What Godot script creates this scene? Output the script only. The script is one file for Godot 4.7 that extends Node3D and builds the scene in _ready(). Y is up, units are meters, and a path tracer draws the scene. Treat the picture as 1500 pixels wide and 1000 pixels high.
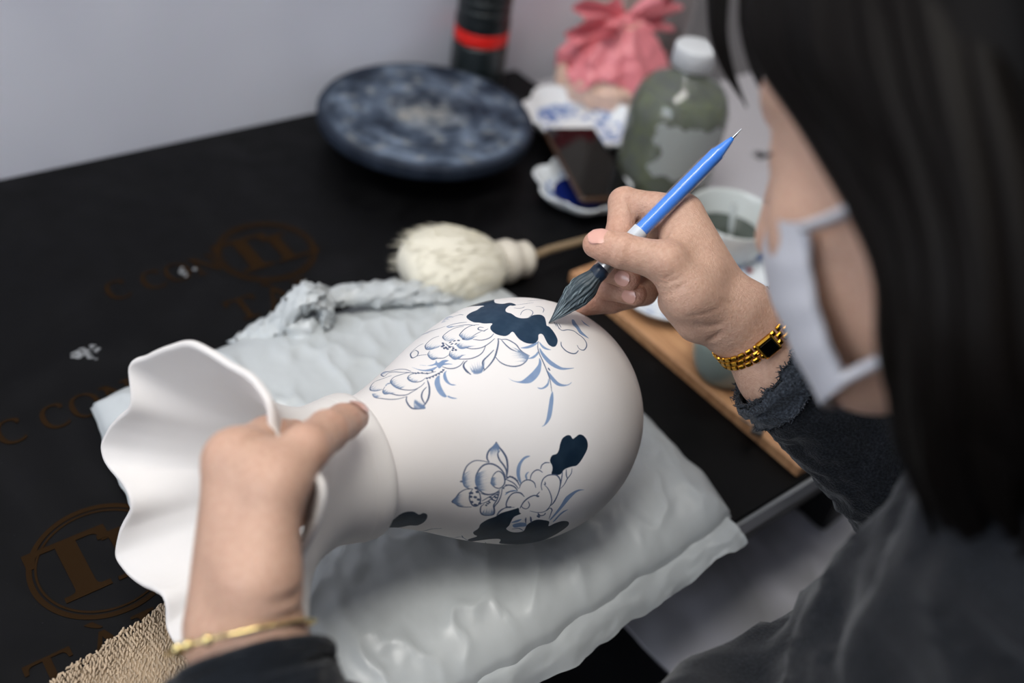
extends Node3D
# A vase painter at her table. Units are metres, y is up, the table top is at y = 0.75.
# x runs along the table's long edge, z points from the wall towards the painter.

const TABLE_Y := 0.75
var M := {}
var noise := FastNoiseLite.new()
var taken := {}


func _ready() -> void:
	set_up_camera_and_light()
	make_materials()
	build_room()
	build_table()
	build_padding()
	build_vase()
	build_back_objects()
	build_dishes()
	build_brushes()
	build_cloth()
	build_person()
	build_jewellery()


func set_up_camera_and_light() -> void:
	var cam := Camera3D.new()
	cam.name = "camera"
	add_child(cam)
	cam.transform = Transform3D(Basis(Vector3(0.78370, 0.14170, 0.60476), Vector3(0.31311, 0.75075, -0.58166), Vector3(-0.53645, 0.64521, 0.54399)).orthonormalized(), Vector3(0, 1.33, 0))
	var lens := CameraAttributesPhysical.new()
	lens.frustum_focal_length = 51.03
	lens.exposure_aperture = 3.9
	lens.frustum_focus_distance = 0.637
	cam.attributes = lens
	cam.fov = 37.861
	cam.near = 0.05
	cam.far = 30.0
	cam.current = true

	var env := Environment.new()
	env.background_mode = Environment.BG_COLOR
	env.background_color = Color(0.55, 0.6, 0.68)
	env.tonemap_mode = Environment.TONE_MAPPER_LINEAR
	env.tonemap_exposure = 1.0
	env.sdfgi_enabled = true
	env.ssao_enabled = true
	env.ssil_enabled = true
	var we := WorldEnvironment.new()
	we.name = "world_environment"
	we.environment = env
	add_child(we)

	# two fluorescent ceiling panels and a window on the left
	area_light("ceiling_light_main", Vector3(-0.10, 2.60, -0.25), Vector3(-0.10, 0, -0.25), Vector2(1.2, 0.5), 2.0, Color(1.0, 0.985, 0.96))
	area_light("ceiling_light_far", Vector3(1.55, 2.60, -0.2), Vector3(1.55, 0, -0.2), Vector2(1.2, 0.3), 0.35, Color(1.0, 0.985, 0.96))
	area_light("window_light", Vector3(-1.72, 1.75, -0.2), Vector3(0.2, 0.9, -0.4), Vector2(1.1, 1.0), 1.9, Color(0.86, 0.92, 1.0))


func area_light(called: String, at: Vector3, towards: Vector3, size: Vector2, energy: float, tint: Color) -> void:
	var l := AreaLight3D.new()
	l.name = called
	l.area_size = size
	l.light_energy = energy
	l.light_color = tint
	l.shadow_enabled = true
	l.area_range = 8.0
	l.area_attenuation = 2.0
	add_child(l)
	var up := Vector3.FORWARD if absf((towards - at).normalized().y) > 0.95 else Vector3.UP
	l.look_at_from_position(at, towards, up)


# ------------------------------------------------------------------ helpers

func mat(albedo: Color, rough := 0.6, metal := 0.0) -> StandardMaterial3D:
	var m := StandardMaterial3D.new()
	m.albedo_color = albedo
	m.roughness = rough
	m.metallic = metal
	return m


func noise_tex(freq: float, seed_: int, low: Color, high: Color, size := 512, octaves := 4, kind := FastNoiseLite.TYPE_SIMPLEX_SMOOTH) -> NoiseTexture2D:
	var n := FastNoiseLite.new()
	n.noise_type = kind
	n.frequency = freq
	n.seed = seed_
	n.fractal_octaves = octaves
	var t := NoiseTexture2D.new()
	t.width = size
	t.height = size
	t.seamless = true
	t.noise = n
	var g := Gradient.new()
	g.set_color(0, low)
	g.set_color(1, high)
	t.color_ramp = g
	return t


func bump(m: StandardMaterial3D, t: Texture2D, depth_cm: float) -> void:
	m.heightmap_enabled = true
	m.heightmap_texture = t
	m.heightmap_scale = depth_cm


func triplanar(m: StandardMaterial3D, repeats_per_metre: float) -> StandardMaterial3D:
	m.uv1_triplanar = true
	m.uv1_scale = Vector3.ONE * repeats_per_metre
	return m


func numbered(called: String) -> String:
	if not taken.has(called):
		taken[called] = 0
		return called
	taken[called] += 1
	return "%s_%03d" % [called, taken[called]]


func thing(called: String, label: String, category: String, at := Vector3.ZERO, group := "") -> Node3D:
	var o := Node3D.new()
	o.name = numbered(called)
	o.position = at
	o.set_meta("label", label)
	o.set_meta("category", category)
	if group:
		o.set_meta("group", group)
	add_child(o)
	return o


func part(called: String, mesh: Mesh, m: Material, parent: Node3D, at := Vector3.ZERO) -> MeshInstance3D:
	var o := MeshInstance3D.new()
	o.name = called
	o.mesh = mesh
	o.material_override = m
	o.position = at
	parent.add_child(o, true)
	return o


func structure(called: String, mesh: Mesh, m: Material, at := Vector3.ZERO) -> MeshInstance3D:
	var o := part(called, mesh, m, self, at)
	o.set_meta("kind", "structure")
	return o


# A mesh from points and triangles, with smooth normals; closed shapes are turned outside out.
func solid(v: PackedVector3Array, t: PackedInt32Array, uv := PackedVector2Array(), colors := PackedColorArray(), closed := true) -> ArrayMesh:
	if closed:
		var volume := 0.0
		for i in range(0, t.size(), 3):
			volume += v[t[i]].dot(v[t[i + 2]].cross(v[t[i + 1]]))
		if volume < 0.0:
			for i in range(0, t.size(), 3):
				var k := t[i + 1]
				t[i + 1] = t[i + 2]
				t[i + 2] = k
	var n := PackedVector3Array()
	n.resize(v.size())
	for i in range(0, t.size(), 3):
		var a := v[t[i]]
		var f := (v[t[i + 2]] - a).cross(v[t[i + 1]] - a)
		n[t[i]] += f
		n[t[i + 1]] += f
		n[t[i + 2]] += f
	for i in n.size():
		n[i] = n[i].normalized()
	var arr := []
	arr.resize(Mesh.ARRAY_MAX)
	arr[Mesh.ARRAY_VERTEX] = v
	arr[Mesh.ARRAY_NORMAL] = n
	arr[Mesh.ARRAY_INDEX] = t
	if uv.size():
		arr[Mesh.ARRAY_TEX_UV] = uv
	if colors.size():
		arr[Mesh.ARRAY_COLOR] = colors
	var m := ArrayMesh.new()
	m.add_surface_from_arrays(Mesh.PRIMITIVE_TRIANGLES, arr)
	return m


class Pile:
	# collects several shapes that become one mesh
	var v := PackedVector3Array()
	var t := PackedInt32Array()
	var c := PackedColorArray()

	func rows(g: Array, loop := true, caps := false, tint := Color.WHITE) -> void:
		var first := v.size()
		var w: int = g[0].size()
		for r in g:
			v.append_array(r)
			for k in w:
				c.append(tint)
		for i in g.size() - 1:
			for j in (w if loop else w - 1):
				var a := first + i * w + j
				var b := first + i * w + (j + 1) % w
				t.append_array([a, b, a + w, b, b + w, a + w])
		if caps:
			for e in [0, g.size() - 1]:
				var mid := Vector3.ZERO
				for p in g[e]:
					mid += p
				v.append(mid / w)
				c.append(tint)
				for j in w:
					var a: int = first + e * w + j
					var b: int = first + e * w + (j + 1) % w
					t.append_array([a, v.size() - 1, b] if e == 0 else [a, b, v.size() - 1])


func made(p: Pile, closed := true, tinted := false) -> ArrayMesh:
	return solid(p.v, p.t, PackedVector2Array(), p.c if tinted else PackedColorArray(), closed)


# Rings round the y axis: profile of (radius, height); repeat a point nearly in place for a crisp edge.
func lathe(profile: Array, sides := 64, squash := Vector2.ONE) -> ArrayMesh:
	var p := Pile.new()
	p.rows(lathe_rows(profile, sides, squash), true, true)
	return made(p)


func open_lathe(profile: Array, sides := 64) -> ArrayMesh:
	var p := Pile.new()
	p.rows(lathe_rows(profile, sides), true, false)
	return made(p, false)


func lathe_rows(profile: Array, sides := 64, squash := Vector2.ONE) -> Array:
	var g := []
	for q in profile:
		var r := PackedVector3Array()
		for k in sides:
			var a := TAU * k / sides
			r.append(Vector3(cos(a) * q.x * squash.x, q.y, sin(a) * q.x * squash.y))
		g.append(r)
	return g


func smooth_path(pts: Array, steps: int) -> Array:
	var out := []
	for i in pts.size() - 1:
		var a = pts[maxi(i - 1, 0)]
		var d = pts[mini(i + 2, pts.size() - 1)]
		for k in steps:
			var u := float(k) / steps
			if pts[i] is Vector3:
				out.append((pts[i] as Vector3).cubic_interpolate(pts[i + 1], a, d, u))
			elif pts[i] is Vector2:
				out.append((pts[i] as Vector2).cubic_interpolate(pts[i + 1], a, d, u))
			else:
				out.append(cubic_interpolate(pts[i], pts[i + 1], a, d, u))
	out.append(pts[-1])
	return out


# A tube of changing radius along a path; flat below 1 makes it a strap lying across "side".
func tube_rows(path: Array, radii: Array, sides := 12, flat := 1.0, side := Vector3.ZERO) -> Array:
	var g := []
	var x := side
	for i in path.size():
		var d: Vector3 = (path[mini(i + 1, path.size() - 1)] - path[maxi(i - 1, 0)]).normalized()
		if x == Vector3.ZERO:
			x = d.cross(Vector3.UP if absf(d.y) < 0.9 else Vector3.RIGHT)
		x = (x - d * x.dot(d)).normalized()
		var y := d.cross(x)
		var r: float = radii[i] if i < radii.size() else radii[-1]
		var ring := PackedVector3Array()
		for k in sides:
			var a := TAU * k / sides
			ring.append(path[i] + x * cos(a) * r + y * sin(a) * r * flat)
		g.append(ring)
	return g


func tube(path: Array, radii: Array, sides := 12, flat := 1.0, side := Vector3.ZERO) -> ArrayMesh:
	var p := Pile.new()
	p.rows(tube_rows(path, radii, sides, flat, side), true, true)
	return made(p)


# A box with chamfered edges, its base at y = 0.
func slab(size: Vector3, chamfer := 0.002) -> ArrayMesh:
	var p := Pile.new()
	var g := []
	for q in [[chamfer, 0.0], [0.0, chamfer], [0.0, size.y - chamfer], [chamfer, size.y]]:
		var hx: float = size.x / 2 - q[0]
		var hz: float = size.z / 2 - q[0]
		var r := PackedVector3Array()
		for s in [[1, 1], [1, -1], [-1, -1], [-1, 1]]:
			var cut := chamfer
			if s[0] * s[1] > 0:
				r.append(Vector3(s[0] * (hx - cut), q[1], s[1] * hz) if s[0] > 0 else Vector3(s[0] * (hx - cut), q[1], s[1] * hz))
				r.append(Vector3(s[0] * hx, q[1], s[1] * (hz - cut)))
			else:
				r.append(Vector3(s[0] * hx, q[1], s[1] * (hz - cut)))
				r.append(Vector3(s[0] * (hx - cut), q[1], s[1] * hz))
		g.append(r)
	p.rows(g, true, true)
	return flat_shaded(made(p))


func flat_shaded(m: ArrayMesh) -> ArrayMesh:
	var a := m.surface_get_arrays(0)
	var v: PackedVector3Array = a[Mesh.ARRAY_VERTEX]
	var t: PackedInt32Array = a[Mesh.ARRAY_INDEX]
	var w := PackedVector3Array()
	var u := PackedInt32Array()
	for i in t:
		u.append(w.size())
		w.append(v[i])
	return solid(w, u, PackedVector2Array(), PackedColorArray(), false)


func box_at(called: String, lo: Vector3, hi: Vector3, m: Material) -> MeshInstance3D:
	return structure(called, slab(hi - lo, 0.003), m, Vector3((lo.x + hi.x) / 2, lo.y, (lo.z + hi.z) / 2))


# ------------------------------------------------------------------ materials, room, table

func make_materials() -> void:
	noise.seed = 11
	noise.frequency = 1.0
	noise.fractal_octaves = 3
	M.wall = triplanar(mat(Color.WHITE, 0.85), 0.9)
	M.wall.albedo_texture = noise_tex(0.012, 4, Color(0.83, 0.84, 0.89), Color(0.91, 0.92, 0.96), 256, 3)
	M.grey_wall = triplanar(mat(Color.WHITE, 0.85), 1.3)
	M.grey_wall.albedo_texture = noise_tex(0.012, 6, Color(0.64, 0.64, 0.66), Color(0.72, 0.71, 0.73), 256, 3)
	M.floor = triplanar(mat(Color.WHITE, 0.6), 1.0)
	M.floor.albedo_texture = noise_tex(0.02, 7, Color(0.10, 0.10, 0.11), Color(0.16, 0.16, 0.17), 256, 4)
	M.ceiling = mat(Color(0.85, 0.85, 0.86), 0.9)
	M.lamp = mat(Color(1, 1, 1), 0.4)
	M.lamp.emission_enabled = true
	M.lamp.emission = Color(1, 0.985, 0.96)
	M.lamp.emission_energy_multiplier = 2.0
	M.white_metal = mat(Color(0.8, 0.8, 0.8), 0.4)
	M.table = triplanar(mat(Color.WHITE, 0.42), 2.2)
	M.table.albedo_texture = table_texture()
	M.table.roughness_texture = noise_tex(0.02, 21, Color(0.55, 0.55, 0.55), Color(0.95, 0.95, 0.95), 512, 4)
	M.table.roughness = 0.6
	M.table.metallic_specular = 0.25
	M.table_edge = mat(Color(0.50, 0.51, 0.52), 0.35)  # grey trim, its colour raised to carry the highlight along the edge
	M.print_brown = mat(Color(0.150, 0.096, 0.036), 0.6)
	M.print_brown.metallic_specular = 0.15
	M.dust = mat(Color(0.52, 0.53, 0.54), 0.9)
	M.plastic = triplanar(mat(Color(0.76, 0.78, 0.785), 0.32), 3.0)
	bump(M.plastic, noise_tex(0.018, 31, Color.BLACK, Color.WHITE, 512, 3, FastNoiseLite.TYPE_PERLIN), 0.05)
	M.plastic.backlight_enabled = true
	M.plastic.backlight = Color(0.3, 0.3, 0.3)
	M.biscuit = mat(Color(0.88, 0.865, 0.85), 0.58)
	M.biscuit.metallic_specular = 0.4
	M.skin_tex = noise_tex(0.05, 41, Color(0.90, 0.86, 0.84), Color(1.0, 1.0, 1.0), 256, 4)


func table_texture() -> ImageTexture:
	# nearly black film with smears, faint scuffs and small specks of dry glaze
	var n := FastNoiseLite.new()
	n.seed = 5
	n.frequency = 0.006
	n.fractal_octaves = 4
	var size := 1024
	var im := Image.create(size, size, false, Image.FORMAT_RGB8)
	for y in size:
		for x in size:
			var u := TAU * x / size
			var w := TAU * y / size
			var k := n.get_noise_3d(cos(u) * 163.0, sin(u) * 163.0, cos(w) * 163.0 + sin(w) * 90.0)
			var d := clampf(k * 0.9 + 0.1, 0.0, 1.0)
			im.set_pixel(x, y, Color(0.028 + 0.050 * d, 0.028 + 0.050 * d, 0.032 + 0.052 * d))
	var rng := RandomNumberGenerator.new()
	rng.seed = 8
	for i in 260:
		var x := rng.randi_range(2, size - 3)
		var y := rng.randi_range(2, size - 3)
		var g := rng.randf_range(0.12, 0.30)
		im.set_pixel(x, y, Color(g, g, g * 1.05))
		if rng.randf() < 0.4:
			im.set_pixel(x + 1, y, Color(g, g, g) * 0.8)
	return ImageTexture.create_from_image(im)


func build_room() -> void:
	box_at("floor", Vector3(-1.9, -0.1, -1.05), Vector3(2.4, 0.0, 2.6), M.floor)
	box_at("ceiling", Vector3(-1.9, 2.70, -1.05), Vector3(2.4, 2.8, 2.6), M.ceiling)
	box_at("wall_back", Vector3(-1.9, 0.0, -1.05), Vector3(2.4, 2.7, -0.93), M.wall)
	box_at("wall_right", Vector3(2.3, 0.0, -0.93), Vector3(2.4, 2.7, 2.5), M.grey_wall)
	box_at("wall_front", Vector3(-1.9, 0.0, 2.5), Vector3(2.4, 2.7, 2.6), M.wall)
	# solid left wall; the unseen window on it is a glowing pane
	box_at("wall_left", Vector3(-1.9, 0.0, -0.93), Vector3(-1.8, 2.7, 2.5), M.wall)
	var lampshape := slab(Vector3(1.2, 0.03, 0.5), 0.004)
	for q in [[Vector3(-0.10, 2.62, -0.25), 0.5], [Vector3(1.55, 2.62, -0.2), 0.3]]:
		var fit := thing("ceiling_light", "flat white fluorescent panel on the ceiling above the table's left half" if q[1] > 0.4 else "flat white fluorescent panel on the ceiling towards the grey wall", "lamp", q[0])
		part("frame", slab(Vector3(1.26, 0.06, q[1] + 0.06), 0.004), M.white_metal, fit, Vector3(0, 0.02, 0))
		part("diffuser", slab(Vector3(1.2, 0.02, q[1]), 0.004), M.lamp, fit, Vector3(0, 0.003, 0))
	var win := thing("window_1", "frosted window in the left wall", "window", Vector3(-1.79, 1.75, -0.2))
	win.set_meta("kind", "structure")
	part("frame", slab(Vector3(0.03, 1.1, 1.2), 0.004), M.white_metal, win, Vector3(0, -0.55, 0))
	part("pane", slab(Vector3(0.02, 1.0, 1.1), 0.003), M.lamp, win, Vector3(0.02, -0.5, 0))
	# pale strip and dark return of the alcove beside the table
	box_at("trim_1", Vector3(0.93, 0.0, -0.93), Vector3(1.00, 2.7, -0.86), mat(Color(0.74, 0.72, 0.69), 0.7))
	box_at("trim_2", Vector3(1.00, 0.0, -0.93), Vector3(1.30, 2.7, -0.80), mat(Color(0.50, 0.49, 0.49), 0.8))


func build_table() -> void:
	var t := thing("work_table", "black film-faced board table with brown printed emblems and scuffs", "table", Vector3(0.1, 0, -0.58))
	# right edge at x = 0.826, wall edge at z = -0.925, painter's edge at z = -0.234
	part("table_top", slab(Vector3(2.05, 0.022, 0.691), 0.0015), M.table, t, Vector3(-0.299, TABLE_Y - 0.022, 0.0005))
	part("edge_strip", slab(Vector3(2.05, 0.020, 0.004), 0.001), M.table_edge, t, Vector3(-0.299, TABLE_Y - 0.0215, 0.348))
	part("apron_board", slab(Vector3(1.94, 0.09, 0.02), 0.002), mat(Color(0.05, 0.05, 0.055), 0.5), t, Vector3(-0.299, TABLE_Y - 0.112, 0.31))
	for s in [[0.68, 0.3], [0.68, -0.3], [-1.27, 0.3], [-1.27, -0.3]]:
		part("leg", slab(Vector3(0.05, TABLE_Y - 0.022, 0.05), 0.003), mat(Color(0.06, 0.06, 0.065), 0.5), t, Vector3(s[0], 0, s[1]))
	# the maker's print on the board: an emblem of two letters in a double ring, words beneath
	for e in [Vector3(0.098, 0.0002, -0.445), Vector3(0.352, 0.0002, -0.707)]:
		var at := Vector3(e.x - t.position.x, TABLE_Y + e.y, e.z - t.position.z)
		for r in [[0.0475, 0.0440], [0.0425, 0.0410]]:
			part("emblem_ring", open_lathe([Vector2(r[1], 0), Vector2(r[0], 0), Vector2(r[0], 0.0003), Vector2(r[1], 0.0003), Vector2(r[1], 0)], 72), M.print_brown, t, at)
		part("emblem_letter", lettering("T", 0.050, true), M.print_brown, t, at + Vector3(-0.017, 0.0002, -0.002)).scale.x = 1.25
		part("emblem_letter", lettering("L", 0.042, true), M.print_brown, t, at + Vector3(0.024, 0.0004, 0.002)).scale.x = 1.25
		part("printed_word", lettering("TÀI", 0.030, false), M.print_brown, t, at + Vector3(-0.028 , 0.0002, 0.068)).scale.x = 1.2
	part("printed_word", lettering("C CON", 0.026, false), M.print_brown, t, Vector3(0.12556, 0.75040, -0.58805) - t.position)
	part("printed_word", lettering("C CON", 0.026, false), M.print_brown, t, Vector3(0.25371, 0.75040, -0.71204) - t.position)
	# dry white glaze smeared on the board
	var p := Pile.new()
	var rng := RandomNumberGenerator.new()
	rng.seed = 3
	for q in [Vector3(0.16254, 0.75000, -0.64199), Vector3(0.15804, 0.75000, -0.64917), Vector3(0.27394, 0.75000, -0.71144), Vector3(0.16200, 0.75000, -0.64797)]:
		for k in 7:
			var r := rng.randf_range(0.0005, 0.0022)
			var mid: Vector3 = q + Vector3(rng.randfn() * 0.004, 0, rng.randfn() * 0.003)
			var ring := []
			for h in [[1.0, 0.0], [0.8, 0.0003], [0.2, 0.0004]]:
				var row := PackedVector3Array()
				for j in 9:
					var a := TAU * j / 9
					var rr: float = r * h[0] * (1.0 + 0.35 * sin(a * 2 + k) + 0.2 * sin(a * 3 + k * 2))
					row.append(mid + Vector3(cos(a) * rr * 1.6, h[1], sin(a) * rr))
				ring.append(row)
			p.rows(ring, true, true)
	var smear := part("glaze_smear", made(p), M.dust, t, -t.position)
	smear.set_meta("kind", "stuff")


func lettering(word: String, height: float, bold: bool) -> ArrayMesh:
	var f := SystemFont.new()
	f.font_names = PackedStringArray(["Droid Serif"])
	f.font_weight = 700 if bold else 400
	var tm := TextMesh.new()
	tm.text = word
	tm.font = f
	tm.font_size = 64
	tm.pixel_size = height / 46.0
	tm.depth = 0.0003
	var st := SurfaceTool.new()
	st.append_from(tm, 0, Transform3D(Basis(Vector3.RIGHT, -PI / 2), Vector3.ZERO))
	return st.commit()


# The cushion under the vase: a soft pad wrapped in thin milky plastic.
func build_padding() -> void:
	var o := thing("wrapped_cushion", "soft cushion wrapped in crumpled milky plastic bag under the white vase", "cushion", Vector3(0.325, TABLE_Y, -0.409))
	var nx := 150
	var nz := 140
	var top := []
	var hx := 0.197
	var hz := 0.180
	for i in nz + 1:
		var row := PackedVector3Array()
		for j in nx + 1:
			var a := -1.0 + 2.0 * j / nx
			var b := -1.0 + 2.0 * i / nz
			# round the square's corners
			var x := a * hx * (1.0 - 0.06 * b * b)
			var z := b * hz * (1.0 - 0.06 * a * a)
			x += 0.006 * noise.get_noise_2d(z * 13.0, 3.0 + signf(a) * 9.0) * a * a
			z += 0.006 * noise.get_noise_2d(x * 13.0, 7.0 + signf(b) * 9.0) * b * b
			var e := maxf(absf(a), absf(b))
			var edge := 1.0 - pow(e, 7.0)
			var h := 0.003 + 0.0225 * pow(maxf(edge, 0.0), 0.55)
			h += 0.010 * exp(-(pow((a + 0.45) / 0.45, 2.0) + pow((b + 0.75) / 0.35, 2.0)))
			# crumples: ridged creases that run from the vase outwards
			var fold := 1.0 - absf(noise.get_noise_2d(x * 12.0 + z * 5.0, z * 8.0 - x * 4.0)) * 2.2
			var fine := 1.0 - absf(noise.get_noise_2d(x * 55.0 - z * 30.0 + 40.0, z * 48.0)) * 2.0
			h += edge * (0.0040 * fold * maxf(fold, 0.0) + 0.0004 * fine)
			row.append(Vector3(x, maxf(h, 0.0015), z))
		top.append(row)
	var p := Pile.new()
	var under := []
	for row in top:
		var r := PackedVector3Array()
		for q in row:
			r.append(Vector3(q.x * 0.985, 0.0005, q.z * 0.985))
		under.append(r)
	p.rows(top, false)
	p.rows(under, false)
	for side in [0, nz]:
		p.rows([top[side], under[side]], false)
	for side in [0, nx]:
		var a := PackedVector3Array()
		var b := PackedVector3Array()
		for i in nz + 1:
			a.append(top[i][side])
			b.append(under[i][side])
		p.rows([a, b], false)
	part("plastic_wrap", made(p, false), M.plastic, o)
	# the loose end of the bag that hangs over the table's edge
	var flap := []
	for i in 15:
		var row := PackedVector3Array()
		for j in 81:
			var u := j / 80.0
			var w := i / 14.0
			var x := lerpf(-0.10, 0.176, u)
			var drop := w * w * (0.030 + 0.008 * noise.get_noise_1d(u * 5.0) - 0.026 * u)
			row.append(Vector3(x, 0.0065 - drop + 0.002 * noise.get_noise_2d(u * 7.0, w * 2.0), 0.158 + 0.036 * sqrt(w) + 0.005 * noise.get_noise_2d(u * 5.0, 5.0) * w))
		flap.append(row)
	var pf := Pile.new()
	pf.rows(flap, false)
	part("loose_edge", made(pf, false), M.plastic, o)
	# the bag's twisted handles at its far corner
	var rng := RandomNumberGenerator.new()
	rng.seed = 14
	for q in [[Vector3(0.28938, 0.77000, -0.57484), Vector3(0.30526, 0.79500, -0.57264), Vector3(0.32106, 0.80500, -0.57065), Vector3(0.33336, 0.79500, -0.56499), Vector3(0.32811, 0.78000, -0.55287), 0.012], [Vector3(0.26148, 0.76200, -0.58458), Vector3(0.28362, 0.77200, -0.57924), Vector3(0.30209, 0.78000, -0.57266), Vector3(0.31591, 0.78000, -0.55739), Vector3(0.34465, 0.77000, -0.56751), 0.013], [Vector3(0.34377, 0.78000, -0.58974), Vector3(0.36894, 0.78400, -0.57533), Vector3(0.40402, 0.78200, -0.56430), Vector3(0.43735, 0.77800, -0.54832), Vector3(0.46927, 0.77000, -0.53855), 0.012]]:
		var path := smooth_path(q.slice(0, 5), 8)
		var rad := []
		for i in path.size():
			path[i] -= o.position
			var u: float = float(i) / (path.size() - 1)
			rad.append(q[5] * (0.55 + 0.6 * sin(PI * u)))
		var g := tube_rows(path, rad, 20, 0.6)
		for i in g.size():
			for k in g[i].size():
				g[i][k] += 0.006 * Vector3(noise.get_noise_2d(k * 0.9, i * 0.25 + q[5] * 900), noise.get_noise_2d(k * 0.9 + 50, i * 0.25), noise.get_noise_2d(k * 0.9, i * 0.25 + 90))
		var ph := Pile.new()
		ph.rows(g, true, true)
		part("bag_handle", made(ph), M.plastic, o)


# ------------------------------------------------------------------ the vase

const BODY_PROFILE := [Vector2(0, 0.052), Vector2(0.004, 0.0572), Vector2(0.014, 0.0655), Vector2(0.030, 0.0748), Vector2(0.050, 0.0812), Vector2(0.072, 0.0833), Vector2(0.092, 0.0812), Vector2(0.112, 0.0748), Vector2(0.132, 0.0662), Vector2(0.160, 0.0522), Vector2(0.180, 0.0437), Vector2(0.1952, 0.0400)]
const COLLAR_S := 0.1952
const RIM_S := 0.292
const TEX_W := 2048
const TEX_H := 1024
# the ruffled rim: angle in degrees, radius in tenths of a millimetre
const RIM := [4, 889, 14, 1015, 27, 956, 42, 921, 55, 920, 66, 896, 77, 885, 95, 931, 103, 925, 112, 845, 120, 930, 133, 1088, 141, 1020, 148, 926, 160, 825, 169, 914, 178, 1020, 190, 950, 200, 830, 212, 1020, 224, 970, 236, 830, 248, 890, 262, 905, 268, 870, 274, 765, 280, 800, 288, 914, 296, 1022, 303, 1078, 312, 962, 321, 795, 328, 877, 332, 1020, 338, 1105, 347, 1051, 355, 962]
const INK := {"line": Color(0.30, 0.35, 0.45), "wash": Color(0.42, 0.50, 0.62), "leaf": Color(0.47, 0.56, 0.69), "dark": Color(0.080, 0.148, 0.212), "wet_sheen": Color(0.135, 0.215, 0.295)}  # the top leaf ink is paler, with the reflection on fresh paint put in
var paint_image: Image
var gloss_image: Image


func hermite(pr: Array, t: float) -> float:
	var i := 0
	while i < pr.size() - 2 and t > pr[i + 1].x:
		i += 1
	var h: float = pr[i + 1].x - pr[i].x
	var u := clampf((t - pr[i].x) / h, 0.0, 1.0)
	var m := []
	for k in [i, i + 1]:
		var a: Vector2 = pr[maxi(k - 1, 0)]
		var b: Vector2 = pr[mini(k + 1, pr.size() - 1)]
		m.append((b.y - a.y) / (b.x - a.x))
	var u2 := u * u
	var u3 := u2 * u
	return (2 * u3 - 3 * u2 + 1) * pr[i].y + (u3 - 2 * u2 + u) * h * m[0] + (-2 * u3 + 3 * u2) * pr[i + 1].y + (u3 - u2) * h * m[1]


func body_radius(s: float) -> float:
	return hermite(BODY_PROFILE, clampf(s, 0.0, COLLAR_S))


func rim_radius(deg: float) -> float:
	var n := RIM.size() / 2
	deg = fposmod(deg - 4.0, 360.0) + 4.0
	var i := 0
	while i < n - 1 and RIM[(i + 1) * 2] < deg:
		i += 1
	var at := func(k: int) -> Vector2: return Vector2(RIM[posmod(k, n) * 2] + 360.0 * floorf(float(k) / n), RIM[posmod(k, n) * 2 + 1] * 0.0001)
	var a: Vector2 = at.call(i)
	var b: Vector2 = at.call(i + 1)
	var u := (deg - a.x) / (b.x - a.x)
	return cubic_interpolate_in_time(a.y, b.y, at.call(i - 1).y, at.call(i + 2).y, u, 1.0, (at.call(i - 1).x - a.x) / (b.x - a.x), (at.call(i + 2).x - a.x) / (b.x - a.x))


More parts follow.
